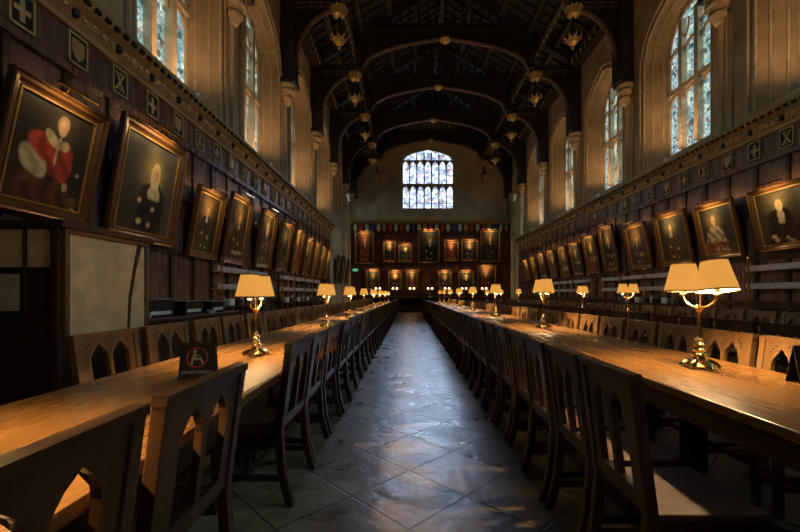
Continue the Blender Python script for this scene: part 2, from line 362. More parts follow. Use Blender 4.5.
WIN_W, SILL, SPR, APX = 1.45, 5.25, 8.65, 10.0
IN_W, IN_SILL, IN_SPR, IN_APX, DEP = 0.98, 5.55, 8.60, 9.68, 0.52
WB = 4.88     # the stone starts here, behind the top of the cornice
wn = 0
def side_wall(name, x0, sgn):
    """x0 inner face, sgn: outward direction"""
    global wn
    BAYS = [b + (0.2 if sgn < 0 else -0.25) for b in globals()['BAYS']]
    mb = MB(); xo = x0 + sgn*0.9
    ys = [Y0]
    for yc in BAYS: ys += [yc-WIN_W, yc+WIN_W]
    ys.append(Y1)
    def quad(ya, yb, za, zb): mb.face([(x0, ya, za), (x0, yb, za), (x0, yb, zb), (x0, ya, zb)])
    for i in range(0, len(ys)-1, 2): quad(ys[i], ys[i+1], 0, WALLTOP+0.3)
    for yc in BAYS:
        quad(yc-WIN_W, yc+WIN_W, 0, SILL)
        pts = arch_pts(WIN_W, SPR, APX, 9, yc); ip = arch_pts(IN_W, IN_SPR, IN_APX, 9, yc)
        for (a, b) in zip(pts[:-1], pts[1:]):
            mb.face([(x0, a[0], a[1]), (x0, b[0], b[1]), (x0, b[0], WALLTOP+0.3), (x0, a[0], WALLTOP+0.3)])
        outl = [(yc+WIN_W, SILL)] + pts + [(yc-WIN_W, SILL)]
        inl = [(yc+IN_W, IN_SILL)] + ip + [(yc-IN_W, IN_SILL)]
        for k in range(len(outl)):
            j = (k+1) % len(outl)
            mb.face([(x0, *outl[k]), (x0, *outl[j]), (x0+sgn*DEP, *inl[j]), (x0+sgn*DEP, *inl[k])])
    mb.face([(x0, Y0, WALLTOP+0.3), (x0, Y1, WALLTOP+0.3), (xo, Y1, WALLTOP+0.3), (xo, Y0, WALLTOP+0.3)])
    o = mb.build(name, M['stone']); struct(o)
    # moulded surrounds and windows
    for yc in BAYS:
        wn += 1
        win = bpy.data.objects.new('window_%d' % wn, None); COL.objects.link(win); struct(win)
        win.location = (x0+sgn*DEP, yc, IN_SILL)
        L = lambda p: (p[0]-win.location.x, p[1]-yc, p[2]-IN_SILL)
        s_ = MB()
        for f, r in ((0.0, 0.04), (0.35, 0.03), (0.75, 0.035)):
            wv = WIN_W + (IN_W-WIN_W)*f; sp = SPR + (IN_SPR-SPR)*f; ap = APX + (IN_APX-APX)*f; sl = SILL + (IN_SILL-SILL)*f
            path = [(x0+sgn*DEP*f, yc+wv, sl)] + [(x0+sgn*DEP*f, y, z) for y, z in arch_pts(wv, sp, ap, 9, yc)] + [(x0+sgn*DEP*f, yc-wv, sl)]
            s_.tube([L(p) for p in path], r, 6)
        hood = [(x0-sgn*0.02, y, z) for y, z in arch_pts(WIN_W+0.17, SPR, APX+0.2, 9, yc)]
        hood = [(hood[0][0], hood[0][1], SILL-0.1)] + hood + [(hood[0][0], hood[-1][1], SILL-0.1)]
        s_.tube([L(p) for p in hood], 0.05, 6)
        s_.build('window_surround', M['mould'], win, smooth=True)
        t = MB(); th = 0.075; ya = IN_W*2/3
        for q in (-1, 1):
            t.box(-0.13, 0.13, q*IN_W/3-th, q*IN_W/3+th, 0, IN_SPR-IN_SILL+0.75)
        t.box(-0.09, 0.09, -IN_W, IN_W, 1.75, 1.89)
        for base in (1.75, IN_SPR-IN_SILL-0.15+0.25):
            for q in (-1, 0, 1):
                pp = arch_pts(IN_W/3-0.03, base-0.42, base-0.02, 5, q*ya)
                t.tube([(0, y, z) for y, z in pp], 0.045, 5)
        pp = [(0, y-yc, z-IN_SILL) for y, z in arch_pts(IN_W-0.02, IN_SPR, IN_APX-0.02, 9, yc)]
        t.tube([(0, IN_W-0.02, 0)] + pp + [(0, -IN_W+0.02, 0)], 0.06, 6)
        for q in (-1, 1):
            for sg in (-1, 1):
                t.tube([(0, q*IN_W/3, 3.15), (0, q*IN_W/3+sg*0.18, 3.45), (0, q*IN_W/3+sg*0.22, 3.75)], 0.035, 5)
        t.build('mullions', M['mould'], win)
        g = MB(); pts = [(yc+IN_W, IN_SILL)] + arch_pts(IN_W, IN_SPR, IN_APX, 9, yc) + [(yc-IN_W, IN_SILL)]
        xg = x0+sgn*(DEP+0.03)
        g.prism([(y-yc, z-IN_SILL) for y, z in pts], 'x', 0.03*sgn, 0.05*sgn)
        g.build('leaded_glass', M['glass'], win)
side_wall('wall_left', XL, -1)
side_wall('wall_right', XR, 1)

# end wall with its big window
EW, ESILL, ESPR, EAPX = 1.95, 7.55, 11.2, 12.15
WX = 1.42
def end_wall():
    mb = MB(); y = Y1
    def quad(xa, xb, za, zb): mb.face([(xa, y, za), (xb, y, za), (xb, y, zb), (xa, y, zb)])
    quad(XL-0.9, WX-EW, 0, 16); quad(WX+EW, XR+0.9, 0, 16); quad(WX-EW, WX+EW, 0, ESILL)
    pts = arch_pts(EW, ESPR, EAPX, 10, WX)
    for a, b in zip(pts[:-1], pts[1:]): mb.face([(a[0], y, a[1]), (b[0], y, b[1]), (b[0], y, 16), (a[0], y, 16)])
    outl = [(WX+EW, ESILL)] + pts + [(WX-EW, ESILL)]
    for k in range(len(outl)):
        j = (k+1) % len(outl)
        mb.face([(outl[k][0], y, outl[k][1]), (outl[j][0], y, outl[j][1]), (outl[j][0], y+0.35, outl[j][1]), (outl[k][0], y+0.35, outl[k][1])])
    struct(mb.build('wall_end', M['stone_end']))
    win = bpy.data.objects.new('window_%d' % (wn+1), None); COL.objects.link(win); struct(win); win.location = (WX, Y1, ESILL)
    g = MB(); g.prism([(p[0]-WX, p[1]-ESILL) for p in outl], 'y', 0.3, 0.33); g.build('leaded_glass', M['glass_end'], win)
    t = MB(); H = ESPR-ESILL; lw = 2*EW/7
    for k in range(1, 7):
        x = -EW+k*lw; t.box(x-0.045, x+0.045, 0.12, 0.30, 0, H+0.75-0.1*abs(k-3.5)) if abs(k-3.5) < 2 else t.box(x-0.035, x+0.035, 0.12, 0.30, 0, H+0.25)
    t.box(-EW, EW, 0.10, 0.30, 1.86, 2.0); t.box(-EW-0.12, EW+0.12, -0.06, 0.30, -0.12, 0.12)
    for base in (1.9, H+0.12):
        for k in range(7):
            xc = -EW+(k+0.5)*lw
            t.tube([(x, 0.2, z) for x, z in arch_pts(lw/2-0.03, base-0.42, base-0.05, 5, xc)], 0.045, 5)
            for sg in (-1, 1):
                t.prism([(xc+sg*lw/2, base), (xc+sg*lw/2, base-0.36), (xc+sg*0.02, base)], 'y', 0.15, 0.25)
    for k in range(7):
        t.box(-EW+k*lw, -EW+(k+1)*lw, 0.18, 0.24, 0.52, 0.55)
    t.box(-EW, EW, 0.15, 0.28, H+0.06, H+0.14)
    t.tube([(p[0]-WX, 0.1, p[1]-ESILL) for p in outl], 0.09, 6)
    t.build('mullions', M['stone_end'], win)
end_wall()
bw = MB(); bw.box(XL-0.9, XR+0.9, Y0-0.3, Y0, 0, 16); struct(bw.build('wall_back', M['stone']))

# roof: two boarded slopes with purlins and rafters
rf = MB(); RID = 15.4
for sg in (-1, 1):
    a = (CX+sg*(HW+0.9), WALLTOP-0.25); b = (CX, RID)
    rf.face([(a[0], Y0-.3, a[1]+.3), (b[0], Y0-.3, b[1]+.3), (b[0], Y1+.3, b[1]+.3), (a[0], Y1+.3, a[1]+.3)])
    rf.face([(a[0], Y0-.3, a[1]), (b[0], Y0-.3, b[1]), (b[0], Y1+.3, b[1]), (a[0], Y1+.3, a[1])])
    rf.face([(a[0], Y0-.3, a[1]), (a[0], Y1+.3, a[1]), (a[0], Y1+.3, a[1]+.3), (a[0], Y0-.3, a[1]+.3)])
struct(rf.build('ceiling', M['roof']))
def slope_z(dx): return RID - 0.02 - (RID-WALLTOP+0.25)*abs(dx)/(HW+0.9)
nt_ = 0
def trim(mb, mat, **kw):
    global nt_
    nt_ += 1; return struct(mb.build('trim_%d' % nt_, mat, **kw))
pr = MB()
for dx in (-4.9, -3.75, -2.5, -1.25, 0, 1.25, 2.5, 3.75, 4.9):
    z = slope_z(dx); pr.box(CX+dx-0.11, CX+dx+0.11, Y0, Y1, z-0.26, z-0.02)
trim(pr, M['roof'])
rt = MB(); y = Y0+0.3
while y < Y1-0.1:
    for sg in (-1, 1):
        rt.prism([(CX+sg*0.05, slope_z(0.05)-0.11), (CX+sg*(HW-0.05), slope_z(HW-0.05)-0.11), (CX+sg*(HW-0.05), slope_z(HW-0.05)-0.01), (CX+sg*0.05, slope_z(0.05)-0.01)], 'y', y-0.05, y+0.05)
    y += 0.52
trim(rt, M['roof'])
for sg in (-1, 1):     # wall plates with a row of small cusps
    wp = MB(); xa = CX+sg*HW
    wp.box(min(xa, xa-sg*0.4), max(xa, xa-sg*0.4), Y0, Y1, WALLTOP-0.22, WALLTOP+0.05)
    wp.box(min(xa, xa-sg*0.5), max(xa, xa-sg*0.5), Y0, Y1, WALLTOP+0.05, WALLTOP+0.14)
    trim(wp, M['roof'])
    cu = MB(); y = 2.0
    while y < Y1-0.4:
        cu.lathe([(0.012, -0.15), (0.045, -0.05), (0.02, 0.02), (0.05, 0.06)], (xa-sg*0.43, y, WALLTOP-0.06), 6)
        cu.lathe([(0.012, -0.13), (0.035, -0.05), (0.02, 0.02)], (xa-sg*1.9, y+0.2, WALLTOP+0.45), 6)
        y += 0.42
    trim(cu, M['tan'])
    lb = MB(); lb.box(xa-sg*1.9-0.1, xa-sg*1.9+0.1, Y0, Y1, WALLTOP+0.45, WALLTOP+0.7); trim(lb, M['roof'])

# ------------------------------------------------------------------ trusses
def make_truss():
    t = thing('roof_truss', 'x', 'roof truss')
    HB = 11.05; HX = 4.05
    for sg in (-1, 1):
        wp = MB(); xa = sg*HW
        wp.box(min(xa, xa-sg*0.46), max(xa, xa-sg*0.46), -0.28, 0.28, 8.5, 11.9)
        wp.box(min(xa, xa-sg*0.42), max(xa, xa-sg*0.5), -0.32, 0.32, 8.42, 8.56)
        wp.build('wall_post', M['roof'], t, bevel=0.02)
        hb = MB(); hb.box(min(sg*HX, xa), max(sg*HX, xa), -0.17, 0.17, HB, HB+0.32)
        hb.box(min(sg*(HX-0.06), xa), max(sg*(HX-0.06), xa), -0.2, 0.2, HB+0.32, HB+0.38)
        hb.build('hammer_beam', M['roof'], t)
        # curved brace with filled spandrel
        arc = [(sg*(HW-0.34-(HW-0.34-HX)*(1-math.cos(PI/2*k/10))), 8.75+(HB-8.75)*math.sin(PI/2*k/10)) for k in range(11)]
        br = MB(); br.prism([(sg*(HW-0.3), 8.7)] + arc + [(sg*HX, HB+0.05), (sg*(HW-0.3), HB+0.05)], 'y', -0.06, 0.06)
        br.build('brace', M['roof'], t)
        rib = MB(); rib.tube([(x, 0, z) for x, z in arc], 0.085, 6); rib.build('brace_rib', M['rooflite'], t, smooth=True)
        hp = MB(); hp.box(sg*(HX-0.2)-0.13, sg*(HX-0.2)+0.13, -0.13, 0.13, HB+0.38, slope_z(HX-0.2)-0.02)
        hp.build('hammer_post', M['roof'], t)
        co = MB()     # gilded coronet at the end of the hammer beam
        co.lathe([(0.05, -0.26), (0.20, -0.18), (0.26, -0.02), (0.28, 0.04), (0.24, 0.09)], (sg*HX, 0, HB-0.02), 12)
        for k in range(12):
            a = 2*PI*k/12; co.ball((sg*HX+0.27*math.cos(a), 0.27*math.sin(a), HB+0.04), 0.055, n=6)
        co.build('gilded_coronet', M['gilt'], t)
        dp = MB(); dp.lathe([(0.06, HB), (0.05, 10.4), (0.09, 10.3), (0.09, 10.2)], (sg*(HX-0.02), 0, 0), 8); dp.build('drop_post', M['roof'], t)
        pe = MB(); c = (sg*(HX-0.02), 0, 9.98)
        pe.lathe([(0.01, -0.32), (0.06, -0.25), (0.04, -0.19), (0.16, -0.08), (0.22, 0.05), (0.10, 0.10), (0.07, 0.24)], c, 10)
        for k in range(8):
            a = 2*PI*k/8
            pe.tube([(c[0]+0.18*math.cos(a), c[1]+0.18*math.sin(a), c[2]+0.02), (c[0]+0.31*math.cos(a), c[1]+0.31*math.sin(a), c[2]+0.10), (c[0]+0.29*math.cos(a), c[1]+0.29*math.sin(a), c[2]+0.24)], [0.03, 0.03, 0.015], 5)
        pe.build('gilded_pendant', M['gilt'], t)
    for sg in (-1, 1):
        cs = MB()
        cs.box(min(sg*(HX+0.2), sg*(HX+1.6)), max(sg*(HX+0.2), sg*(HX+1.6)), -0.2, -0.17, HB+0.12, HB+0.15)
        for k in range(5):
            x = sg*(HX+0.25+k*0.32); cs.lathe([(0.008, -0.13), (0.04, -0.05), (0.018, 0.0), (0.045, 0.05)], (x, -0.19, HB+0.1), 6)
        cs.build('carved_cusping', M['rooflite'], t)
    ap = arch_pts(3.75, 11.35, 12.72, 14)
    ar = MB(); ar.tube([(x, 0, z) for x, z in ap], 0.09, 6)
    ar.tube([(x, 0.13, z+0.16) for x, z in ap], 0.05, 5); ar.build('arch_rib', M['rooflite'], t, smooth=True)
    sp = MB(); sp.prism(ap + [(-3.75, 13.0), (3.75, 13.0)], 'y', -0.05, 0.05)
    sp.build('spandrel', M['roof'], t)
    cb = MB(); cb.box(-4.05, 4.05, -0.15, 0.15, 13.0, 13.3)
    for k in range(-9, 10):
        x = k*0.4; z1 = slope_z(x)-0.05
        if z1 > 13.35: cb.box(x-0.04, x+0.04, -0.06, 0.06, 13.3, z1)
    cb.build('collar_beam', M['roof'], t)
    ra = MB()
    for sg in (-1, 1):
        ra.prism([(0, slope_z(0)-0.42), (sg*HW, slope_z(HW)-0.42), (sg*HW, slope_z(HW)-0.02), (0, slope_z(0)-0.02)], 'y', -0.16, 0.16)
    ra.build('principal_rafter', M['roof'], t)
    bo = MB(); bo.lathe([(0.03, -0.20), (0.14, -0.15), (0.22, -0.02), (0.18, 0.10), (0.05, 0.16)], (0, 0, 12.68), 12)
    for k in range(8):
        a = 2*PI*k/8; bo.ball((0.20*math.cos(a), 0.20*math.sin(a), 12.66), 0.075, n=6)
    bo.build('gilded_boss', M['gilt'], t)
    return t
tr = make_truss(); tr.location = (CX, TRUSS_Y[0], 0)
visible_tr = 0
for i, y in enumerate(TRUSS_Y):
    t = tr if i == 0 else dup(tr, (CX, y, 0))
    if i == len(TRUSS_Y)-1: t['label'] = 'dark roof truss set against the end wall above the big window'
    else: t['label'] = 'dark timber hammerbeam roof truss with gilded bosses, %s counting from the end wall' % ordinal(len(TRUSS_Y)-1-i)
    t['group'] = 'hammerbeam trusses of the roof'
# wind pendants hanging between trusses seen as pale vertical drops
for i, y in enumerate(TRUSS_Y[3:-1]):
    for sg in (-1, 1):
        d = MB(); z = slope_z(1.25)
        d.tube([(0, 0, 0), (0, 0, -1.1)], 0.035, 6); d.lathe([(0.03, -1.35), (0.08, -1.25), (0.05, -1.1)], (0, 0, 0), 8)
        d.build('roof_drop', M['rooflite'], t, loc=(sg*1.25, y+2.0-TRUSS_Y[-1], z-0.2))

# ------------------------------------------------------------------ wall shafts under the trusses
def make_shaft(side, y, full):
    x = XL if side < 0 else XR
    i = TRUSS_Y.index(y)
    t = thing('wall_shaft', '', 'stone shaft', (x, y, 0), 0, 'stone shafts on the side walls')
    z0 = 0.0 if full else 4.95
    s = MB(); d = -side
    for dy, r, dx in ((-0.13, 0.04, 0.03), (0, 0.08, 0.05), (0.13, 0.04, 0.03)):
        s.lathe([(r*1.6, z0), (r*1.6, z0+0.14), (r, z0+0.2), (r, 7.75), (r*1.4, 7.8), (r*1.4, 7.9)], (d*dx, dy, 0), 10)
    s.box(min(0, d*0.05), max(0, d*0.05), -0.3, 0.3, z0, 7.9)
    s.build('shaft', M['stone'], t, smooth=True)
    c = MB()
    c.lathe([(0.10, 7.75), (0.20, 7.92), (0.17, 8.0), (0.25, 8.15), (0.22, 8.24), (0.30, 8.34), (0.30, 8.44)], (d*0.12, 0, 0), 12)
    for k in range(9):
        a = PI*k/8 - PI/2; c.ball((d*0.12+d*0.24*math.cos(a), 0.24*math.sin(a), 8.2), 0.07, n=6)
        c.ball((d*0.12+d*0.18*math.cos(a), 0.18*math.sin(a), 7.97), 0.05, n=6)
    c.build('corbel', M['mould'], t, smooth=True)
    return t
for side in (-1, 1):
    nm = 'left' if side < 0 else 'right'
    for i, y in enumerate(TRUSS_Y[3:-1]):
        full = (side < 0 and y > 21)
        t = make_shaft(side, y, full)
        t['label'] = 'stone shaft with corbel on the %s wall, %s from the end wall' % (nm, ordinal(len(TRUSS_Y)-4-i))
    y = 28.9; TRUSS_Y.append(y)
    t = make_shaft(side, y, True); t['label'] = 'full height stone shaft in the far %s corner beside the end wall' % nm
    TRUSS_Y.pop()

# ------------------------------------------------------------------ panelling, cornice, shields
PH = 4.62
def panelling(x0, d, ya, yb):
    """x0 wall face, d = direction into the hall"""
    bx = lambda mb, a, b, *r: mb.box(min(x0+d*a, x0+d*b), max(x0+d*a, x0+d*b), *r)
    b = MB(); bx(b, 0.0, 0.06, ya, yb, 0, 4.9); trim(b, M['panel'])
    s = MB(); y = ya+0.35
    while y < yb-0.02:
        bx(s, 0.05, 0.10, y-0.045, y+0.045, 0.15, 4.07); y += 0.74
    for z0, z1 in ((0, 0.22), (1.0, 1.1), (1.98, 2.06), (3.02, 3.1)): bx(s, 0.05, 0.105, ya, yb, z0, z1)
    trim(s, M['stile'])
    f = MB(); bx(f, 0.05, 0.13, ya, yb, 4.02, 4.12); bx(f, 0.05, 0.09, ya, yb, 4.12, 4.58); trim(f, M['panel'])
    c = MB()
    prof = [(0.05, 4.56), (0.14, 4.58), (0.14, 4.64), (0.20, 4.70), (0.20, 4.80), (0.30, 4.86), (0.34, 4.93), (0.34, 5.0), (0.0, 5.06), (0.0, 4.56)]
    c.prism([(x0+d*a, z) for a, z in prof], 'y', ya, yb)
    trim(c, M['cornice'])
    dn = MB(); y = ya+0.05
    while y < yb-0.1:
        bx(dn, 0.30, 0.352, y, y+0.085, 4.872, 4.925); y += 0.17
    trim(dn, M['black'])
    bo = MB(); y = ya+0.35
    while y < yb-0.1:
        bo.ball((x0+d*0.20, y, 4.74), 0.062, n=6)
        y += 0.74
    trim(bo, M['black'])
    le = MB(); y = ya+0.35
    while y < yb-0.4:       # gilded leaf trails along the cornice
        for k in range(4): le.ball((x0+d*0.205, y+0.15+k*0.15, 4.75+(0.012 if k % 2 else -0.012)), 0.035, n=5)
        y += 0.74
    trim(le, M['gilt'])
panelling(XL, 1, Y0+0.02, 21.75)
panelling(XR, -1, Y0+0.02, 27.4)
# framed crests on the frieze
def crest(kind):
    t = thing('heraldic_panel', '', 'heraldic panel')
    b = MB(); b.box(-0.14, 0.14, -0.02, 0.0, -0.19, 0.19); b.build('backboard', M['black'], t)
    f = MB()
    for a in ((-0.15, 0.15, 0.17, 0.20), (-0.15, 0.15, -0.20, -0.17)): f.box(a[0], a[1], -0.04, 0, a[2], a[3])
    for a in (-0.15, 0.125): f.box(a, a+0.025, -0.04, 0, -0.2, 0.2)
    f.build('tan_border', M['tan'], t)
    e = MB()
    if kind == 0: e.prism([(-.03,-.13),(.03,-.13),(.03,-.03),(.1,-.03),(.1,.03),(.03,.03),(.03,.13),(-.03,.13),(-.03,.03),(-.1,.03),(-.1,-.03),(-.03,-.03)], 'y', -0.035, -0.018)
    elif kind == 1:
        for s in (-1, 1): e.prism([(-.1*s,-.13),(-.06*s,-.13),(.1*s,.13),(.06*s,.13)], 'y', -0.035, -0.018+s*0.001)
        e.ball((0, -0.03, 0.11), 0.03, n=6); e.ball((0, -0.03, -0.11), 0.03, n=6)
    else: e.prism([(-.1,.13),(.1,.13),(.1,-.02),(.05,-.1),(0,-.14),(-.05,-.1),(-.1,-.02)], 'y', -0.035, -0.018)
    e.build('emblem', M['tan'] if kind < 2 else M['gilt'], t)
    return t
CR = [crest(k) for k in range(3)]
for side in (-1, 1):
    nm = 'left' if side < 0 else 'right'; n = 0; y = 4.37 if side < 0 else 7.92
    end = 21.5 if side < 0 else 27.2
    k = 0
    while y < end:
        x = XL+0.095 if side < 0 else XR-0.095
        r = dup(CR[(k*2+(side > 0)) % 3], (x, y, 4.35), PI/2 if side < 0 else -PI/2)
        r['group'] = 'crest panels along the frieze'
        r['label'] = 'small gilt bordered crest panel under the %s cornice, %s from the camera' % (nm, ordinal(k))
        k += 1; y += 0.74
for c in CR: wipe(c)

# end wall panelling
ep = MB(); ep.box(XL, XR, Y1-0.06, Y1, 0, 6.65); trim(ep, M['endpanel'])
es_ = MB()
for k in range(17): 
    x = XL+0.1+k*0.735; es_.box(x-0.04, x+0.04, Y1-0.10, Y1-0.05, 0, 5.9)
for z in (1.2, 3.45, 5.72): es_.box(XL, XR, Y1-0.11, Y1-0.05, z, z+0.1)
trim(es_, M['stile'])
ec = MB(); ec.prism([(Y1, 6.5), (Y1-0.16, 6.52), (Y1-0.2, 6.6), (Y1-0.3, 6.68), (Y1-0.3, 6.76), (Y1, 6.8)], 'x', XL, XR); trim(ec, M['cornice'])
ef = MB(); ef.box(XL, XR, Y1-0.09, Y1-0.05, 5.86, 6.5); trim(ef, M['stile'])
for k in range(27):
    x = XL+0.33+k*0.435
    s = MB(); s.prism([(-.13,.26),(.13,.26),(.13,-.08),(.07,-.22),(0,-.28),(-.07,-.22),(-.13,-.08)], 'y', -0.04, 0)
    s.prism([(-.05,.2),(.05,.2),(.05,-.15),(-.05,-.15)], 'y', -0.05, -0.03)
    col = ['bone', 'red', 'bone', 'blue', 'bone', 'gilt', 'red'][k % 7]
    o = s.build('painted_shield', M[col], loc=(x, Y1-0.09, 6.2))
    colname = {'bone': 'pale', 'red': 'red', 'blue': 'blue', 'gilt': 'gold'}[col]
    tag(o, 'small %s painted shield in the frieze of the end wall, %s from the left' % (colname, ordinal(k)), 'shield', 'painted shields on the end wall frieze')

# ------------------------------------------------------------------ paintings
def paint_color(u, v, st):
    """u,v in 0..1 (v up); returns the pigment there, with light on head and face painted in"""
    bg, halo, robe, face, collar, style = st['bg'], st['halo'], st['robe'], (0.78, 0.47, 0.24), st['collar'], st['style']
    hx, hy, hr = st['hx'], st['hy'], st['hr']; ph = st['ph']
    wob = 0.02*math.sin(u*23+ph)+0.02*math.sin(v*19+ph*2)
    def blob(cx, cy, rx, ry, ang=0):
        dx, dy = u-cx, v-cy
        c, s = math.cos(ang), math.sin(ang)
        a, b = dx*c+dy*s, -dx*s+dy*c
        return (a/rx)**2+(b/ry)**2
    def mask(d, soft=0.35): return max(0.0, min(1.0, (1+wob*6-d)/soft))
    def over(col, new, m): return [c+(n_-c)*m for c, n_ in zip(col, new)]
    col = list(bg)
    k = math.exp(-blob(hx-0.02, hy-0.02, 0.26, 0.22)*1.6)
    col = over(col, halo, k)  # warm glow of light round the head, put into the canvas colour
    n = 0.5+0.5*math.sin(u*17+3*math.sin(v*9+ph))*math.sin(v*13+ph)
    n2 = 0.5+0.5*math.sin(u*41+5*math.sin(v*23+ph))*math.sin(v*37+2*math.sin(u*19))
    col = [c*(0.65+0.4*n+0.25*n2) for c in col]
    sw = st['sw']; by = hy-hr*1.0
    wdt = hr*0.6+(sw-hr*0.6)*min(1, max(0, (by-v)/0.16))**0.55 + max(0, by-0.16-v)*0.16
    dx = abs(u-hx-st['lean']*(by-v))
    m = max(0, min(1, (wdt-dx+wob)/0.03))*max(0, min(1, (by-v)/0.02))
    fold = 0.6+0.45*math.sin((u-hx)*30+v*8+ph+2*math.sin(v*14))+0.3*n2
    if style == 'red': rb = [c*fold for c in ((0.10, 0.018, 0.012) if v < 0.42 else robe)]
    else: rb = [c*fold for c in robe]
    col = over(col, rb, m)
    cm = max(0, min(1, (st['cw']*(0.45+0.6*min(1, (by-v)/0.12))-dx+wob*0.5)/0.02))*max(0, min(1, (v-by+st['cl'])/0.03))*max(0, min(1, (by+0.02-v)/0.02))
    col = over(col, [c*(0.7+0.3*fold) for c in collar], cm)
    if style == 'red':
        cream = [c*(0.55+0.5*fold) for c in (0.58, 0.46, 0.22)]; red = [c*(0.4+0.7*fold) for c in (0.42, 0.05, 0.03)]
        col = over(col, [c*fold for c in (0.10, 0.03, 0.018)], mask(blob(0.45, 0.12, 0.34, 0.24)))
        col = over(col, cream, mask(blob(hx-0.27, 0.40, 0.20, 0.13, -0.45)))
        col = over(col, red, mask(blob(hx-0.20, 0.56, 0.20, 0.13, -0.5)))
        col = over(col, red, mask(blob(hx+0.04, 0.48, 0.19, 0.20, -0.2)))
        col = over(col, red, mask(blob(hx+0.14, 0.40, 0.08, 0.14, -0.3)))
        col = over(col, cream, mask(blob(hx-0.09, 0.655, 0.14, 0.055, -0.6)))
        col = over(col, cream, mask(blob(hx+0.07, 0.63, 0.055, 0.055)))
        col = over(col, cream, mask(blob(hx-0.02, 0.51, 0.02, 0.14)))
        col = over(col, (0.55, 0.36, 0.19), mask(blob(hx+0.17, 0.23, 0.04, 0.05)))
        col = over(col, (0.5, 0.5, 0.42), mask(blob(0.88, 0.39, 0.03, 0.02)))
    else:
        if style == 'table': col = over(col, [0.22*(0.5+n), 0.06*(0.5+n), 0.03], max(0, min(1, (0.28-v)/0.02))*max(0, min(1, (0.75-u)/0.03)))
        for ax, ay, ar in st['hands']: col = over(col, (0.66, 0.42, 0.20), mask(blob(ax, ay, ar*1.25, ar*0.9), 0.5))
        if style == 'column': col = over(col, [c*0.5+0.05 for c in col], max(0, min(1, (u-0.8)/0.03)))
    if st['wig']: col = over(col, (0.80, 0.62, 0.30), mask(blob(hx, hy-hr*0.3, hr*1.15, hr*1.7)))
    else: col = over(col, st['hair'], mask(blob(hx, hy+hr*0.25, hr*0.92, hr*1.2)))
    f = [c*(1.0-0.35*max(0, (u-hx)/hr)) for c in face]
    col = over(col, f, mask(blob(hx+hr*0.05, hy-hr*0.02, hr*0.7, hr), 0.3))
    for ex in (-0.25, 0.32): col = over(col, (0.15, 0.07, 0.04), mask(blob(hx+hr*ex, hy+hr*0.15, hr*0.16, hr*0.1), 0.8))
    col = over(col, (0.40, 0.14, 0.09), mask(blob(hx+hr*0.05, hy-hr*0.45, hr*0.25, hr*0.08), 0.8))
    return [max(0.003, min(1, c)) for c in col]
BGS = [((0.022,0.020,0.014),(0.30,0.19,0.06)), ((0.018,0.023,0.019),(0.26,0.20,0.08)), ((0.028,0.018,0.012),(0.54,0.29,0.09)), ((0.014,0.017,0.014),(0.39,0.22,0.08))]
ROBES = [('black', (0.015,0.013,0.014)), ('red', (0.25,0.045,0.03)), ('dark green', (0.02,0.045,0.03)), ('brown', (0.07,0.035,0.018)), ('grey', (0.06,0.06,0.06))]
def style(i, wig=None, robe=None, st='plain', **kw):
    rnd = random.Random(100+i)
    bg, halo = BGS[i % 4]; rb = ROBES[i % 5] if robe is None else ROBES[robe]
    d = dict(bg=bg, halo=halo, robe=rb[1], rname=rb[0], collar=(0.55,0.47,0.33), style=st, hx=0.5+rnd.uniform(-.05,.05), hy=0.72+rnd.uniform(-.03,.04), hr=0.085,
             ph=rnd.uniform(0,6), sw=0.26, lean=rnd.uniform(-.15,.15), cw=0.07, cl=0.13, hands=[(0.36, 0.34, 0.035), (0.62, 0.28, 0.035), (0.40, 0.12, 0.04), (0.58, 0.10, 0.03)], wig=bool(i % 3 == 1) if wig is None else wig, hair=(0.10,0.06,0.03))
    d.update(kw); return d
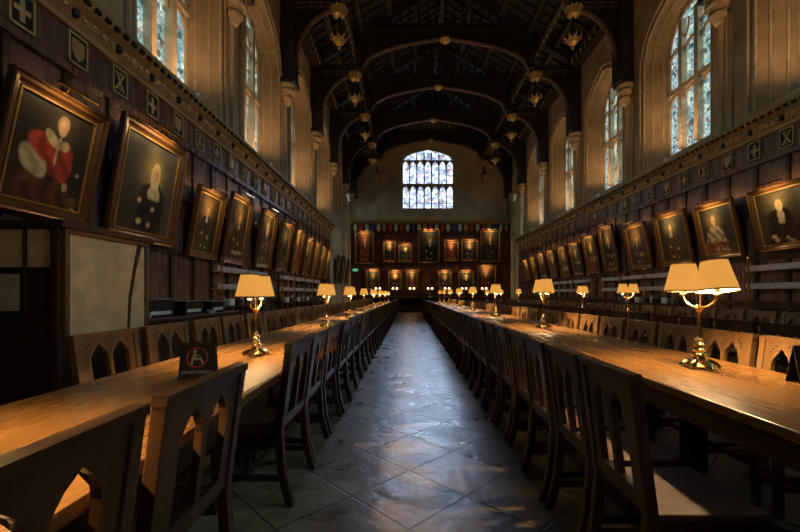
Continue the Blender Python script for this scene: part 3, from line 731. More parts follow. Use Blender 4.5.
def painting(label, loc, wdt, hgt, tilt, rz, st, fr=0.11, light=False, det=34, group='portraits hung along the walls'):
    t = thing('portrait_painting', label, 'painting', loc, 0, group)
    t.rotation_euler = (tilt, 0, rz)
    iw, ih = wdt-2*fr, hgt-2*fr
    # frame: mitred profile loops
    prof = [(0.0, 0.0), (0.0, -0.07), (0.12, -0.085), (0.3, -0.06), (0.55, -0.055), (0.8, -0.03), (1.0, -0.025), (1.0, 0.0)]
    f = MB(); rings = []
    for a, y in prof:
        i_ = fr*a
        rings.append([f.bm.verts.new(p) for p in ((-wdt/2+i_, y, i_), (wdt/2-i_, y, i_), (wdt/2-i_, y, hgt-i_), (-wdt/2+i_, y, hgt-i_))])
    for j in range(len(rings)-1):
        for k in range(4): f.bm.faces.new([rings[j][k], rings[j][(k+1) % 4], rings[j+1][(k+1) % 4], rings[j+1][k]])
    f.box(-wdt/2+0.01, wdt/2-0.01, -0.004, 0.012, 0.01, hgt-0.01)
    f.build('picture_frame', M['frame'], t)
    sl = MB()
    e = 0.022
    for a in ((-iw/2, iw/2, fr, fr+e), (-iw/2, iw/2, hgt-fr-e, hgt-fr)): sl.box(a[0], a[1], -0.034, -0.006, a[2], a[3])
    for a in (-iw/2, iw/2-e): sl.box(a, a+e, -0.033, -0.006, fr, hgt-fr)
    sl.build('gilt_slip', M['frame_in'], t)
    nx = int(det*1.6); nz = int(det*ih/iw)
    me = bpy.data.meshes.new('canvas'); vs = []; fs = []
    for j in range(nz+1):
        for i in range(nx+1): vs.append((-iw/2+iw*i/nx, -0.014, fr+ih*j/nz))
    for j in range(nz):
        for i in range(nx):
            a = j*(nx+1)+i; fs.append((a, a+1, a+nx+2, a+nx+1))
    me.from_pydata(vs, [], fs); me.update()
    ca = me.color_attributes.new('paint', 'FLOAT_COLOR', 'POINT')
    for j in range(nz+1):
        for i in range(nx+1):
            c = paint_color(i/nx, j/nz, st); ca.data[j*(nx+1)+i].color = (*c, 1)
    me.materials.append(M['canvas'])
    o = bpy.data.objects.new('canvas', me); COL.objects.link(o); o.parent = t
    if light:
        pl = MB(); pl.tube([(-wdt*0.22, -0.17, hgt+0.05), (wdt*0.22, -0.17, hgt+0.05)], 0.022, 8); pl.tube([(0, 0, hgt-0.02), (0, -0.06, hgt+0.09), (0, -0.17, hgt+0.05)], 0.008, 5)
        p = pl.build('picture_light', M['brass'], t)
        ld = bpy.data.lights.new('picture_lamp', 'AREA'); ld.energy = light; ld.color = (1, 0.66, 0.30); ld.shape = 'RECTANGLE'; ld.size = wdt*0.4; ld.size_y = 0.03
        lo = bpy.data.objects.new('picture_lamp', ld); COL.objects.link(lo); lo.parent = t
        lo.location = (0, -0.18, hgt+0.02); lo.rotation_euler = (math.radians(32), 0, 0)
    return t
def look(st):
    return ('white wigged' if st['wig'] else 'dark haired') + ' sitter in ' + st['rname']
# left wall: (y centre, width, h0, height, tilt offset)
def left_p(k, y0, y1, z0, z1, off, st, label, **kw):
    wd = y1-y0; ln = math.hypot(z1-z0, off)
    painting(label, (XL+(0.119 if y1 < 22 else 0.02), (y0+y1)/2, z0), wd, ln, math.atan2(off, z1-z0), PI/2, st, **kw)
def right_p(k, y0, y1, z0, z1, off, st, label, **kw):
    wd = y1-y0; ln = math.hypot(z1-z0, off)
    painting(label, (XR-0.119, (y0+y1)/2, z0), wd, ln, math.atan2(off, z1-z0), -PI/2, st, **kw)
left_p(0, 3.93, 5.18, 2.14, 3.52, 0.30, style(0, False, 1, 'red', hx=0.57, hy=0.79, hr=0.092, halo=(0.07,0.06,0.04), bg=(0.022,0.020,0.015), hair=(0.45,0.30,0.18), sw=0.24, lean=-0.1, robe_=0),
       'large portrait of a seated man in red and cream robes, nearest on the left wall', fr=0.13, det=64, light=PIC_W*0.35)  # small picture light added to brighten this canvas
left_p(1, 5.5, 7.06, 2.06, 3.78, 0.28, style(1, True, 0, 'column', hx=0.58, hy=0.66, hr=0.09, halo=(0.50,0.36,0.10), bg=(0.035,0.036,0.028), robe_=0, cl=0.2, cw=0.12, collar=(0.62,0.5,0.24)),
       'very large portrait of a robed figure with a pale wig above the display panel', fr=0.15, det=56, light=PIC_W*0.8)  # this picture light is added too, for more light on the figure
PL = [(7.55,8.62,1.98,3.34),(8.96,10.12,1.97,3.57),(10.85,12.0,2.0,3.6),(12.5,13.6,2.0,3.55),(14.05,15.1,2.0,3.6),(15.5,16.5,2.0,3.5),(16.9,17.8,2.0,3.5),(18.15,19.1,2.0,3.45),(19.4,20.3,2.0,3.4)]
for k, (a, b, c, d) in enumerate(PL):
    st = style(k+2)
    left_p(k, a, b, c, d, 0.25, st, 'portrait of %s, %s along the left wall' % (look(st), ordinal(k+2)), det=34 if k < 5 else 20, light=PIC_W*0.6)
for k, (a, b, c, d) in enumerate([(23.0,24.0,1.9,3.5),(24.6,25.6,1.9,3.6),(26.6,27.5,1.9,3.6)]):
    st = style(k+30)
    left_p(k, a, b, c, d, 0.25, st, 'portrait of %s past the tall left shaft, %s one' % (look(st), ordinal(k)), det=18)
PR = [(7.18,8.48,2.14,3.40),(8.88,10.1,2.1,3.42),(10.42,11.75,2.05,3.5),(12.2,13.4,2.05,3.5),(14.15,15.2,2.1,3.75),(15.55,16.6,2.1,3.6),(17.0,18.0,2.1,3.5),(18.4,19.4,2.05,3.5),(19.9,20.9,2.1,3.5),(21.4,22.4,2.1,3.5),(22.9,23.8,2.1,3.4),(24.3,25.2,2.1,3.4)]
for k, (a, b, c, d) in enumerate(PR):
    st = style(k+11)
    if k == 0: st = style(40, True, 0, 'column', hx=0.45, hy=0.74, hr=0.07, cl=0.3, hands=[(0.42,0.44,0.035),(0.25,0.16,0.05),(0.30,0.09,0.05),(0.5,0.12,0.03)], halo=(0.22,0.17,0.08), bg=(0.045,0.038,0.026), rname='dark robes')
    if k == 1: st = style(41, False, 4, 'table', hx=0.42, hy=0.70, hr=0.09, halo=(0.28,0.19,0.07), hair=(0.5,0.4,0.25)); st['robe'] = (0.50,0.38,0.18); st['rname'] = 'cream at a table'; 
    if k == 2: st['wig'] = False
    right_p(k, a, b, c, d, 0.28, st, 'portrait of %s, %s along the right wall' % (look(st), ordinal(k)), fr=0.10, det=44 if k < 3 else 24, light=PIC_W*(0.8 if k < 3 else 0.6))
# end wall
EP = [(355,374,232,264),(383,396,242,262),(398,412,244,262),(418,440,230,263),(444,459,241,261),(461,478,240,261),(480,500,230,262),
      (366,380,270,290),(388,402,271,290),(406,418,271,290),(438,452,271,290),(458,474,271,291),(477,496,266,291)]
for k, (a, b, c, d) in enumerate(EP):
    s_ = 29.85/400; x0, x1 = (a-409)*s_, (b-409)*s_; z1, z0 = CAMZ+(294-c)*s_, CAMZ+(294-d)*s_
    st = style(k+50, robe=[1, 0, 2, 0, 1, 3, 2, 3, 0, 1, 3, 0, 1][k]); row = 'upper' if k < 7 else 'lower'
    if k in (0, 4): st['halo'] = (0.45, 0.12, 0.05)
    painting('portrait of a %s, %s in the %s end wall row' % (look(st), ordinal(k if k < 7 else k-7), row),
             ((x0+x1)/2, Y1-0.115, z0), x1-x0, z1-z0, math.radians(2), 0, st, fr=0.09, light=PIC_W, det=20, group='portraits on the end wall')

# ------------------------------------------------------------------ dais, high table, exit sign
ds = MB(); ds.box(XL+0.1, XR-0.1, 27.3, Y1-0.1, 0, 0.3); ds.box(XL+0.1, XR-0.1, 27.0, 27.3, 0, 0.15); trim(ds, M['stile'])
ht = thing('high_table', 'long dark high table on the dais across the far end', 'table', (1.5, 28.2, 0.3))
b = MB(); b.box(-4.2, 4.4, -0.45, 0.45, 0.70, 0.76); b.build('tabletop', M['table'], ht, bevel=0.01)
b = MB(); b.box(-4.1, 4.3, -0.40, -0.36, 0.05, 0.70); b.build('front_panel', M['black'], ht)
for x in (-3.9, -1.3, 1.4, 4.1):
    b = MB(); b.box(x-0.06, x+0.06, -0.3, 0.3, 0, 0.70); b.build('leg', M['table_dark'], ht)
for k, px in enumerate((378, 395, 412, 430, 447, 464, 484)):
    g = thing('globe_lamp', 'small twin globe lamp on the high table, %s from the left' % ordinal(k), 'lamp', ((px-409)*0.0705, 28.1, 1.06), 0, 'twin globe lamps on the high table')
    b = MB(); b.lathe([(0.09, 0), (0.09, 0.02), (0.015, 0.05), (0.012, 0.42)], n=10); b.tube([(-0.13, 0, 0.5), (-0.12, 0, 0.42), (0.12, 0, 0.42), (0.13, 0, 0.5)], 0.012, 6); b.build('stand', M['brass'], g)
    for s in (-1, 1):
        b = MB(); b.ball((s*0.14, 0, 0.58), 0.085); b.build('globe', M['globe'], g, smooth=True)
for k in range(9):
    c = thing('high_backed_chair', 'dark high backed chair behind the high table, %s from the left' % ordinal(k), 'chair', (-2.7+k*1.03, 29.0, 0.3), PI, 'high backed chairs at the high table')
    b = MB(); b.box(-0.24, 0.24, -0.24, 0.22, 0.42, 0.47); b.build('seat', M['seat'], c)
    b = MB(); b.prism([(-.22,.5),(.22,.5),(.22,1.08),(.1,1.18),(0,1.22),(-.1,1.18),(-.22,1.08)], 'y', -0.25, -0.21); b.build('backrest', M['chair'], c)
    for sx in (-0.21, 0.21):
        b = MB(); b.box(sx-0.02, sx+0.02, -0.25, -0.21, 0, 1.1); b.build('rear_leg', M['chair'], c)
        b = MB(); b.box(sx-0.02, sx+0.02, 0.17, 0.21, 0, 0.42); b.build('front_leg', M['chair'], c)
ex = thing('exit_sign', 'small green lit exit sign by the far left corner of the end wall', 'sign', ((355-409)*0.0745, Y1-0.11, 3.05))
b = MB(); b.box(-0.19, 0.19, 0, 0.05, -0.09, 0.09); b.build('lit_panel', M['exit'], ex)
b = MB(); b.prism([(-.02,.0),(.06,.06),(.06,.02),(.14,.02),(.14,-.02),(.06,-.02),(.06,-.06)], 'y', -0.006, 0.0); b.prism([(-.13,-.06),(-.10,-.06),(-.08,0),(-.06,-.06),(-.035,-.06),(-.06,.03),(-.09,.06),(-.12,.02)], 'y', -0.006, 0); b.build('pictogram', M['white'], ex)

# ------------------------------------------------------------------ chairs
def seat_lean(z): return -0.205 - max(0, z-0.45)*0.125      # y of the back plane at height z
def panel_poly():
    p = [(-.205, .955), (.205, .955), (.205, .53)]
    def opening(xa, xb):     # from right to left
        xm = (xa+xb)/2; h = (xb-xa)/2
        return [(xb, .53), (xb, .79), (xb-h*0.12, .822), (xb-h*0.45, .862), (xm, .897), (xa+h*0.45, .862), (xa+h*0.12, .822), (xa, .79), (xa, .53)]
    p += opening(.016, .146) + opening(-.146, -.016)
    p += [(-.205, .53)]
    return p
def chair_parts(t, lamplit=False):
    mc = M['chair_lamplit'] if lamplit else M['chair']
    out = {}
    s = MB(); s.box(-0.235, 0.235, -0.20, 0.22, 0.43, 0.462); s.build('seat', M['seat'], t, bevel=0.008)
    a = MB(); a.box(-0.215, 0.215, 0.165, 0.19, 0.36, 0.43); a.box(-0.215, -0.19, -0.19, 0.18, 0.36, 0.43); a.box(0.19, 0.215, -0.19, 0.18, 0.36, 0.43); a.build('seat_rail', mc, t)
    for sx in (-1, 1):
        l = MB(); l.bar([(sx*0.205, 0.185, 0), (sx*0.205, 0.182, 0.43)], 0.04, 0.04); l.build('front_leg', mc, t, bevel=0.004)
        r = MB(); r.bar([(sx*0.227, -0.275, 0), (sx*0.227, -0.225, 0.2), (sx*0.227, -0.205, 0.45), (sx*0.227, seat_lean(0.7), 0.7), (sx*0.227, seat_lean(0.965), 0.965)], 0.042, 0.045); r.build('rear_leg', mc, t, bevel=0.004)
    b = MB()
    fn = lambda q: (q[0], q[1]+seat_lean(q[2]), q[2])
    b.prism(panel_poly(), 'y', -0.013, 0.013, fn)
    b.prism([(-.215, .475), (.215, .475), (.215, .53), (-.215, .53)], 'y', -0.016, 0.016, fn)
    b.prism([(-.255, .955), (.255, .955), (.25, .985), (-.25, .985)], 'y', -0.026, 0.024, fn)
    for xa in (-0.081, 0.081):       # raised mouldings round the arches, carved trefoils above
        h = 0.072
        pts = [(xa+h, .53), (xa+h, .793), (xa+h*.88, .828), (xa+h*.45, .870), (xa, .907), (xa-h*.45, .870), (xa-h*.88, .828), (xa-h, .793), (xa-h, .53)]
        b.tube([(x, 0.013+seat_lean(z), z) for x, z in pts], 0.007, 5)
        for q in (-1, 1):
            for (dx, dz) in ((0.045, .925), (0.064, .905), (0.080, .88)): b.ball((xa+q*dx, 0.013+seat_lean(dz), dz), 0.0095, n=5)
    b.build('backrest', mc, t)
    st = MB()
    for sx in (-1, 1): st.box(sx*0.21-0.011, sx*0.21+0.011, -0.24, 0.18, 0.14, 0.175)
    st.box(-0.2, 0.2, -0.012, 0.012, 0.15, 0.175); st.box(-0.2, 0.2, 0.172, 0.192, 0.22, 0.25)
    st.build('stretcher', mc, t)
def merged_chair(src, name):
    bm = bmesh.new()
    for ch in src.children: bm.from_mesh(ch.data)
    me = bpy.data.meshes.new(name); bm.to_mesh(me); bm.free()
    me.materials.append(src.children[-1].data.materials[0])
    o = bpy.data.objects.new(name, me); COL.objects.link(o); return o
ch_dark = thing('dining_chair', '', 'chair'); chair_parts(ch_dark)
ch_lamplit = thing('dining_chair', '', 'chair'); chair_parts(ch_lamplit, True)
far_dark = merged_chair(ch_dark, 'dining_chair'); tag(far_dark, '', 'chair')
far_lamplit = merged_chair(ch_lamplit, 'dining_chair'); tag(far_lamplit, '', 'chair')
def put_chairs(ys, xtop, face, rowtxt, group, src, far, widths, y_far=9.0, jit=0.012, fartxt=None, seed=1):
    rnd = random.Random(seed)
    x0 = xtop + face*0.262
    for i, y in enumerate(ys):
        rz = -PI/2 if face > 0 else PI/2
        x = x0 + rnd.uniform(-jit, jit); r = rz + rnd.uniform(-0.014, 0.014)
        wv = widths(i) if callable(widths) else widths
        s = src if y < y_far else far
        o = dup(s, (x, y, 0), r, scale=(wv, 1, 0.975)) if s is src else s.copy()
        if s is far:
            COL.objects.link(o); o.location = (x, y, 0); o.rotation_euler = (0, 0, r); o.scale = (wv, 1, 0.975)
        o['group'] = group
        o['label'] = 'oak chair %s, %s from the camera' % (rowtxt, ordinal(i))
def series(start, pitch, end):
    out = []; y = start
    while y < end: out.append(y); y += pitch
    return out
ENDY = 25.4
# left of the aisle, backs towards the aisle
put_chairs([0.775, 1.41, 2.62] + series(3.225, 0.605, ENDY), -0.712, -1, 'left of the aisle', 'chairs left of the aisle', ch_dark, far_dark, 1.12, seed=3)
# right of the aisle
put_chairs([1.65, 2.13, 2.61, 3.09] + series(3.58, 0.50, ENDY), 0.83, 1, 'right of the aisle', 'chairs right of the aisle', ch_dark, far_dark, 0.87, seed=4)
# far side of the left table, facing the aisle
put_chairs([3.10, 3.86, 4.62, 5.32] + series(6.0, 0.66, ENDY), -2.34, 1, 'behind the left table facing the aisle', 'chairs between the left table and the wall', ch_lamplit, far_lamplit, lambda i: 1.33 if i < 2 else 1.2, seed=5)
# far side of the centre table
put_chairs([2.02, 2.58, 3.14, 3.70] + series(4.28, 0.62, ENDY), 2.50, -1, 'behind the centre table facing the aisle', 'chairs on the far side of the centre table', ch_lamplit, far_lamplit, 1.04, seed=6)
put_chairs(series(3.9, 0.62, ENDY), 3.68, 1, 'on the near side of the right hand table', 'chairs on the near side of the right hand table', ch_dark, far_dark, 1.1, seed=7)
put_chairs(series(5.6, 0.66, ENDY), 6.12, -1, 'on the wall side of the right hand table', 'chairs on the wall side of the right hand table', ch_lamplit, far_lamplit, 1.1, seed=8)
for o in (ch_dark, ch_lamplit): wipe(o)
for o in (far_dark, far_lamplit): bpy.data.objects.remove(o)

# ------------------------------------------------------------------ tables
TZ = 0.76
def table_row(xa, xb, ys, legs, rowtxt, group):
    for i, (ya, yb) in enumerate(ys):
        t = thing('dining_table', 'long polished oak table, %s from the camera in the %s row' % (ordinal(i), rowtxt), 'table', ((xa+xb)/2, (ya+yb)/2, 0), 0, group)
        hw, hl = (xb-xa)/2, (yb-ya)/2
        b = MB(); b.box(-hw, hw, -hl+0.012, hl-0.012, TZ-0.045, TZ); b.build('tabletop', M['table'], t, bevel=0.008)
        b = MB()
        for s in (-1, 1):
            x = s*(hw-0.055); b.box(x-0.015, x+0.015, -hl+0.05, hl-0.05, TZ-0.16, TZ-0.045)
            y = s*(hl-0.065); b.box(-hw+0.07, hw-0.07, y-0.015, y+0.015, TZ-0.16, TZ-0.045)
        b.build('apron', M['table_dark'], t)
        for ly in (-hl+0.35, 0, hl-0.35):
            for lx in legs:
                b = MB(); lx_ = lx-(xa+xb)/2
                b.prism([(-.055,0),(.055,0),(.055,.1),(.042,.13),(.042,.5),(.055,.53),(.055,TZ-.05),(-.055,TZ-.05),(-.055,.53),(-.042,.5),(-.042,.13),(-.055,.1)], 'y', -0.05, 0.05)
                b.build('leg', M['table_dark'], t, loc=(lx_, ly, 0))
        b = MB(); x = sum(legs)/len(legs)-(xa+xb)/2; b.box(x-0.03, x+0.03, -hl+0.3, hl-0.3, 0.10, 0.17)
        for ly in (-hl+0.35, 0, hl-0.35): b.box(min(legs)-(xa+xb)/2, max(legs)-(xa+xb)/2, ly-0.03, ly+0.03, 0.10, 0.17)
        b.build('stretcher', M['table_dark'], t)
def spans(a, l, n): return [(a+i*l, a+(i+1)*l) for i in range(n)]
table_row(-1.80, -0.79, spans(-4.12, 3.72, 8), (-1.29, -1.64), 'left', 'tables in the left row')
table_row(1.38, 2.33, spans(-2.94, 3.72, 8), (1.53, 1.86), 'centre', 'tables in the centre row')
table_row(4.22, 5.38, spans(3.4, 3.72, 6), (4.55, 5.05), 'right hand', 'tables in the right hand row')

# ------------------------------------------------------------------ table lamps
def shade_mb():
    out = MB(); n = 20
    ro, ri, h = 0.114, 0.075, 0.19
    # open frustum with thickness
    out.lathe([(ro, 0), (ri*0.94, h)], (0, 0, 0), n, caps=False)
    return out
def make_lamp():
    t = thing('table_lamp', '', 'table lamp')
    b = MB()
    b.lathe([(0.085, 0.012), (0.088, 0.02), (0.07, 0.035), (0.035, 0.055), (0.028, 0.075), (0.045, 0.09), (0.028, 0.105)], n=20)
    for k in range(6):
        a = 2*PI*k/6
        b.tube([(0.05*math.cos(a), 0.05*math.sin(a), 0.045), (0.09*math.cos(a), 0.09*math.sin(a), 0.03), (0.108*math.cos(a), 0.108*math.sin(a), 0.010)], [0.018, 0.016, 0.010], 6)
    b.build('base', M['brass'], t, smooth=True)
    b = MB(); b.lathe([(0.028, 0.10), (0.035, 0.12), (0.020, 0.135), (0.034, 0.155), (0.018, 0.172), (0.026, 0.185), (0.013, 0.205), (0.016, 0.24), (0.012, 0.27), (0.012, 0.36), (0.02, 0.375), (0.03, 0.395), (0.014, 0.41), (0.016, 0.47), (0.022, 0.485), (0.006, 0.51)], n=16)
    b.build('column', M['brass'], t, smooth=True)
    for s in (-1, 1):
        arc = [(s*0.142*math.sin(PI/2*k/8)**1.0, 0, 0.475-0.085*math.cos(PI/2*k/8)) for k in range(9)]
        ar = MB(); ar.tube(arc, 0.0085, 8); ar.lathe([(0.012, 0.0), (0.024, 0.012), (0.016, 0.02), (0.016, 0.07), (0.006, 0.075)], (s*0.142, 0, 0.47), 10)
        arm = ar.build('arm', M['brass'], t, smooth=True)
        sh = shade_mb().build('lamp_shade', M['shade'], t, smooth=True, loc=(s*0.142, 0, 0.50))
        li = MB(); li.lathe([(0.109, 0.004), (0.066, 0.186)], (0, 0, 0), 20, caps=False); li.build('shade_lining', M['shade_in'], sh, smooth=True)
        tr_ = MB(); tr_.lathe([(0.1145, -0.003), (0.1165, 0.003), (0.1145, 0.008)], (0, 0, 0), 20, caps=False); tr_.build('shade_trim', M['frame_in'], sh)
        tr_ = MB(); tr_.lathe([(0.072, 0.184), (0.073, 0.19), (0.0705, 0.193)], (0, 0, 0), 20, caps=False); tr_.build('shade_trim', M['frame_in'], sh)
        bu = MB(); bu.ball((0, 0, 0.13), 0.026); bu.build('bulb', M['bulb'], sh, smooth=True)
    return t
lamp0 = make_lamp()
ldat = bpy.data.lights.new('lamp_bulb_light', 'POINT'); ldat.energy = LAMP_W; ldat.color = (1.0, 0.64, 0.30); ldat.shadow_soft_size = 0.03
ldat2 = bpy.data.lights.new('lamp_pair_light', 'POINT'); ldat2.energy = LAMP_W*2; ldat2.color = (1.0, 0.60, 0.25); ldat2.shadow_soft_size = 0.05
def put_lamp(x, y, yaw, label, group, sc=1.0):
    o = dup(lamp0, (x, y, TZ), yaw, label, group, (sc,)*3)
    for s in (-1, 1):
        l = bpy.data.objects.new('bulb_light', ldat); COL.objects.link(l); l.parent = o; l.location = (s*0.142, 0, 0.575)
    return o
for row, (x, ys, yaws, g) in {'left': (-1.225, [3.2, 5.95, 8.3, 10.9, 13.9, 17.0, 20.2, 23.6], [1.6, 1.5, 1.5, 1.6, 1.45, 1.5, 1.4, 1.5], 'lamps on the left row of tables'),
                          'centre': (1.93, [2.66, 5.75, 8.9, 12.1, 15.4, 18.7, 22.0, 25.0], [1.62, 1.5, 1.5, 1.5, 1.6, 1.4, 1.5, 1.5], 'lamps on the centre row of tables'),
                          'right hand': (4.6, [8.4, 10.6, 13.2, 16.8, 20.0, 23.5], [0.35, 0.9, 1.2, 1.2, 1.2, 1.2], 'lamps on the right hand row of tables')}.items():
    for i, (y, a) in enumerate(zip(ys, yaws)):
        lo_ = put_lamp(x, y, a, 'brass lamp with two amber shades, %s from the camera on the %s tables' % (ordinal(i), row), g, 1.02 if row != 'left' else 0.93)
        if row == 'centre' and i == 0:
            for c in lo_.children:
                if c.name.startswith('lamp_shade') and c.location.x < 0: c.rotation_euler = (0, 0.13, 0)
for x, y, lb in ((-1.30, 0.95, 'brass table lamp added on the left tables beside the camera, outside the frame'), (1.965, -0.35, 'brass table lamp added on the centre tables beside the camera, outside the frame'),
                 (4.6, 5.2, '')):  # lamps added out of view to light the nearest chairs and notices
    if lb: put_lamp(x, y, 1.55, lb, 'unseen lamps added beside the camera')
wipe(lamp0)

# ------------------------------------------------------------------ cards on the tables
def text_mesh(name, body, size, mat, parent, loc, rot=(PI/2, 0, 0)):
    cu = bpy.data.curves.new(name, 'FONT'); cu.body = body; cu.size = size; cu.extrude = 0.0006; cu.align_x = 'CENTER'
    tmp = bpy.data.objects.new(name, cu); COL.objects.link(tmp)
    bpy.context.view_layer.update()
    me = bpy.data.meshes.new_from_object(tmp.evaluated_get(bpy.context.evaluated_depsgraph_get()))
    bpy.data.objects.remove(tmp)
    me.materials.clear(); me.materials.append(mat)
    o = bpy.data.objects.new(name, me); COL.objects.link(o); o.parent = parent; o.location = loc; o.rotation_euler = rot
    return o
def make_card(loc, rz, label):
    c = thing('table_sign', label, 'sign', loc, rz, None)
    b = MB(); b.prism([(-0.003, 0.205), (0.003, 0.205), (0.052, 0), (0.047, 0), (0, 0.197), (-0.047, 0), (-0.052, 0)], 'x', -0.095, 0.095); b.build('folded_card', M['black'], c)
    inc = math.atan2(0.049, 0.205)
    fr = bpy.data.objects.new('face', None)
    def onface(mb, name, mat, dy):
        o = mb.build(name, mat, c); o.location = (0, -0.0525-dy, 0); o.rotation_euler = (-inc, 0, 0); return o
    r = MB(); n = 28
    for k in range(n):
        a0, a1 = 2*PI*k/n, 2*PI*(k+1)/n
        P = lambda a, q: (q*math.cos(a), 0, 0.125+q*math.sin(a))
        r.face([P(a0, 0.051), P(a1, 0.051), P(a1, 0.059), P(a0, 0.059)])
    onface(r, 'red_ring', M['red'], 0.0015)
    f = MB()
    for poly in ([(-.022,.150),(-.004,.150),(-.004,.168),(-.022,.168)], [(-.026,.122),(-.010,.122),(-.006,.147),(-.022,.147)], [(-.030,.110),(.022,.110),(.022,.124),(-.030,.124)],
                 [(-.030,.084),(-.022,.084),(-.022,.112),(-.030,.112)], [(.016,.112),(.026,.118),(.040,.088),(.031,.084)], [(-.006,.134),(.016,.134),(.016,.139),(-.006,.139)]):
        f.prism(poly, 'y', -0.001, 0.0)
    onface(f, 'seated_pictogram', M['bone'], 0.003)
    t = text_mesh('lettering', 'DO NOT TOUCH', 0.0205, M['white'], c, (0, 0, 0))
    t.rotation_euler = (PI/2-inc, 0, 0); z = 0.033; t.location = (0, -0.0525+z*math.sin(inc)-0.003, z)
    return c
make_card((-1.235, 2.35, TZ), 0.18, 'black folded card with a red ring and seated figure on the left table')
make_card((2.215, 2.2, TZ), -0.1, 'black folded card at the right edge on the centre table')

# ------------------------------------------------------------------ notice cabinet on the left
cb_ = thing('notice_cabinet', 'tall dark oak notice cabinet standing against the left wall', 'cabinet', (-3.65, 3.85, 0))
b = MB(); b.box(-0.6, 0.78, -0.55, 0.55, 0, 1.80); b.build('body', M['stile'], cb_, bevel=0.01)
b = MB(); b.box(-0.62, 0.835, -0.60, 0.58, 1.80, 1.86); b.build('cornice', M['chair'], cb_, bevel=0.012)
b = MB(); b.box(-0.62, 0.80, -0.575, 0.575, 0, 0.12); b.build('plinth', M['chair'], cb_)
b = MB(); b.box(0.72, 0.78, -0.585, -0.55, 0.12, 1.80); b.box(-0.6, -0.5, -0.585, -0.55, 0.12, 1.80); b.box(-0.5, 0.72, -0.583, -0.55, 0.98, 1.06); b.box(0.485, 0.505, -0.575, -0.55, 1.06, 1.80); b.build('front_frame', M['chair'], cb_)
dr = MB(); dr.box(-0.5, 0.70, -0.575, -0.55, 0.14, 0.97); door = dr.build('door', M['stile'], cb_)
h = MB(); h.tube([(0.24, -0.60, 0.62), (0.26, -0.615, 0.72), (0.24, -0.60, 0.86)], 0.009, 6); h.build('door_handle', M['darkmetal'], door)
b = MB()
for a in ((-0.55, 0.52, 1.76, 1.80), (-0.55, 0.52, 0.86, 0.90)): b.box(0.78, 0.815, a[0], a[1], a[2], a[3])
for a in (-0.55, 0.47): b.box(0.78, 0.815, a, a+0.05, 0.90, 1.76)
b.build('panel_frame', M['chair_lamplit'], cb_, bevel=0.006)
b = MB(); b.box(0.78, 0.79, -0.50, 0.47, 0.90, 1.76); b.build('display_cloth', M['board'], cb_)
b = MB()
b.prism([(0.36, 1.76), (0.42, 1.76), (0.33, 1.5), (0.26, 1.2), (0.235, 0.90), (0.21, 0.90), (0.225, 1.2), (0.29, 1.5)], 'x', 0.79, 0.80); b.build('dark_curtain_edge', M['stile'], cb_)
def notice(px0, px1, py0, py1, label):
    y = 3.285; s = y/400
    x0, x1, z1, z0 = (px0-409)*s, (px1-409)*s, CAMZ+(294-py0)*s, CAMZ+(294-py1)*s
    b = MB(); b.box(-(x1-x0)/2, (x1-x0)/2, -0.004, 0.004, 0, z1-z0)
    for k in range(9):
        pass
    o = b.build('paper_notice', M['cream'], loc=((x0+x1)/2, y+0.008, z0)); tag(o, label, 'notice', 'paper notices on the cabinet')
    # faint ruled lines as part of the sheet
    l = MB(); n = 14
    for k in range(n):
        z = (z1-z0)*(0.08+0.84*k/n); l.box(-(x1-x0)*0.4, (x1-x0)*(0.4 if k % 4 else 0.15), -0.0055, -0.004, z, z+0.004)
    l.build('faint_lines', M['board'], o)
notice(-4, 23, 229, 267, 'cream paper notice at the upper left of the cabinet front')
notice(27, 52, 229, 267, 'cream paper notice beside the middle stile of the cabinet front')
notice(-4, 19, 274, 311, 'cream paper notice below the other two on the cabinet front')

# ------------------------------------------------------------------ sideboard and clutter on the left
sb = thing('sideboard', 'low dark sideboard along the left wall past the notice cabinet', 'sideboard', (-3.85, 6.9, 0))
b = MB(); b.box(-0.3, 0.3, -1.5, 1.5, 0.0, 0.86); b.build('carcass', M['stile'], sb, bevel=0.01)
b = MB(); b.box(-0.32, 0.34, -1.53, 1.53, 0.86, 0.90); b.build('worktop', M['table_dark'], sb, bevel=0.006)
for k in range(4):
    y = -1.47+k*0.74; b = MB(); b.box(0.3, 0.32, y, y+0.7, 0.12, 0.82); d = b.build('door', M['stile'], sb, bevel=0.004)
    b = MB(); b.ball((0.335, y+0.62, 0.5), 0.018, n=8); b.build('knob', M['brass'], d)
for k, (y, w_, h_) in enumerate(((5.85, 0.62, 0.26), (6.75, 0.55, 0.22), (7.6, 0.5, 0.2))):
    t = thing('serving_crate', '%s of three dark crates on the left sideboard, counted from the camera' % ordinal(k), 'crate', (-3.82, y, 0.90), 0, 'dark crates on the sideboard')
    b = MB(); b.box(-0.2, 0.2, -w_/2, w_/2, 0, 0.03); b.box(-0.2, -0.18, -w_/2, w_/2, 0.03, h_); b.box(0.18, 0.2, -w_/2, w_/2, 0.03, h_); b.box(-0.18, 0.18, -w_/2, -w_/2+0.02, 0.03, h_); b.box(-0.18, 0.18, w_/2-0.02, w_/2, 0.03, h_); b.build('crate_body', M['darkmetal'], t)
    b = MB(); b.box(-0.215, 0.215, -w_/2-0.01, w_/2+0.01, h_, h_+0.025); b.build('lid', M['grey'], t, bevel=0.004)
    b = MB(); b.box(0.2, 0.206, -w_/2+0.06, w_/2-0.08, 0.05, 0.10); b.build('white_label_strip', M['white'], t)
def bowl(loc, label, r=0.07):
    b = MB(); b.lathe([(r*0.45, 0), (r*0.5, 0.01), (r*0.9, r*0.5), (r, r*0.8), (r*0.94, r*0.8), (r*0.8, r*0.5), (r*0.3, 0.02)], n=16)
    tag(b.build('bowl', M['white'], smooth=True, loc=loc), label, 'bowl')
bowl((-3.56, 5.40, 0.90), 'white bowl at the near end of the left sideboard', 0.08)
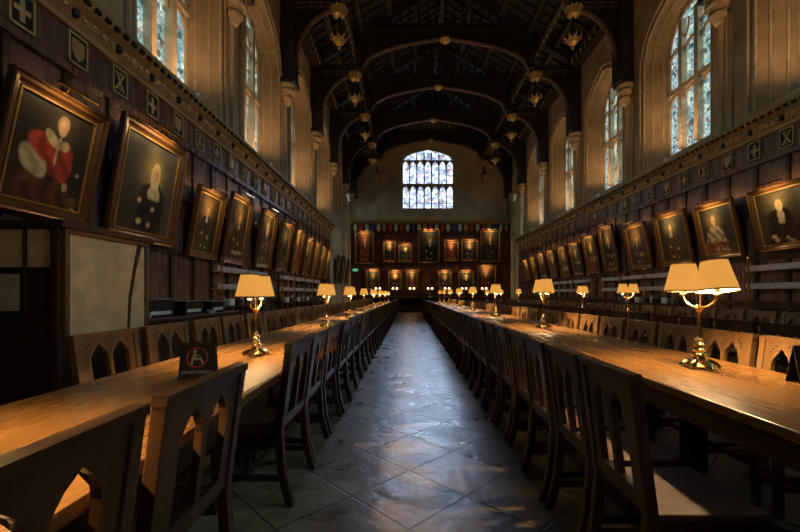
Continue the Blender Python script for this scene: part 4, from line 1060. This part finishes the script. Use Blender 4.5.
bowl((-3.56, 7.2, 0.90), 'white bowl beside the middle crate on the left sideboard', 0.08)

# ------------------------------------------------------------------ wall racks
def rack(side, ya, yb, label):
    x = XL+0.105 if side < 0 else XR-0.105; d = -side
    t = thing('wall_rack', label, 'rack', (x, (ya+yb)/2, 0), 0, 'racks below the portraits')
    hl = (yb-ya)/2
    for z in (1.80, 1.42):
        b = MB(); b.box(min(d*0.14, d*0.17), max(d*0.14, d*0.17), -hl, hl, z-0.055, z+0.055); b.box(min(0, d*0.17), max(0, d*0.17), -hl, hl, z-0.065, z-0.045); b.build('rail', M['rail'], t, bevel=0.004)
    n = max(2, int((yb-ya)/1.3)+1)
    for k in range(n):
        y = -hl+0.1+(2*hl-0.2)*k/(n-1)
        b = MB(); b.tube([(d*0.20, y, 0.98), (d*0.20, y, 2.0)], 0.018, 8); b.ball((d*0.20, y, 2.02), 0.03, n=8); b.tube([(0, y, 1.9), (d*0.2, y, 1.9)], 0.01, 6); b.build('post', M['brass'], t)
    b = MB(); b.box(min(0, d*0.26), max(0, d*0.26), -hl, hl, 0.94, 0.98); b.build('shelf', M['stile'], t)
rack(-1, 8.55, 11.6, 'wall rack of two pale rails with brass posts behind the nearest left lamp')
rack(-1, 12.7, 18.4, 'long wall rack of pale rails further down the left wall')
rack(1, 5.9, 8.7, 'wall rack of pale rails under the nearest right portrait')
rack(1, 10.9, 15.3, 'wall rack of two pale rails on the right wall behind the twin shaded lamp')
rack(1, 16.2, 21.0, 'far wall rack of pale rails on the right wall towards the dais')
for side, ya, n in ((-1, 8.8, 8), (-1, 13.0, 12), (1, 11.1, 9), (1, 6.1, 4)):
    for k in range(n):
        y = ya+k*0.34 + (0.05 if k % 3 else 0); x = (XL+0.24) if side < 0 else (XR-0.24); c = k % 4
        nm = 'left' if side < 0 else 'right'; sec = 'near' if (ya < 9) else 'far'
        b = MB()
        if c in (0, 1): b.lathe([(0.085, 0), (0.095, 0.012)]*1 + [(0.10, 0.03), (0.10, 0.15), (0.085, 0.16)], n=14); nme, mt, lb = 'plate_stack', 'white' if c else 'grey', ('white' if c else 'grey')+' stack of plates'
        elif c == 2: b.box(-0.1, 0.1, -0.12, 0.12, 0, 0.14); nme, mt, lb = 'storage_box', 'darkmetal', 'dark storage box'
        else: b.lathe([(0.05, 0), (0.055, 0.15), (0.03, 0.2), (0.03, 0.24)], n=12); nme, mt, lb = 'jug', 'rail', 'pale jug'
        o = b.build(nme, M[mt], loc=(x, y, 0.98), bevel=0.0)
        tag(o, '%s on the %s %s wall shelf, %s from the camera' % (lb, sec, nm, ordinal(k)), nme.replace('_', ' '), 'crockery on the wall shelves')

# ------------------------------------------------------------------ floodlights on the cornice
def flood(side, y, k):
    x = (XL+0.2) if side < 0 else (XR-0.2); nm = 'left' if side < 0 else 'right'
    t = thing('uplight', 'small white uplight on the %s cornice, %s from the camera' % (nm, ordinal(k)), 'lamp', (x, y, 5.04), 0, 'uplights on the cornice')
    b = MB(); b.box(-0.06, 0.06, -0.08, 0.08, 0, 0.05); b.lathe([(0.05, 0.05), (0.07, 0.12)], n=12); b.build('housing', M['white'], t)
    l = bpy.data.lights.new('uplight_lamp', 'SPOT'); l.energy = FLOOD_W*8; l.color = (1.0, 0.60, 0.27); l.spot_size = math.radians(150); l.spot_blend = 0.9; l.shadow_soft_size = 0.08
    lo = bpy.data.objects.new('uplight_lamp', l); COL.objects.link(lo); lo.parent = t; lo.location = (0, 0, 0.2)
    lo.rotation_euler = (0, math.radians(180 - (-side)*28) if False else math.radians(180), 0)
for side in (-1, 1):
    for k, i in enumerate(range(1, 5 if side < 0 else 6)):
        y = TR0 + PITCH*(i-1) + PITCH/2 + (0.2 if side < 0 else -0.25)
        flood(side, y, k)
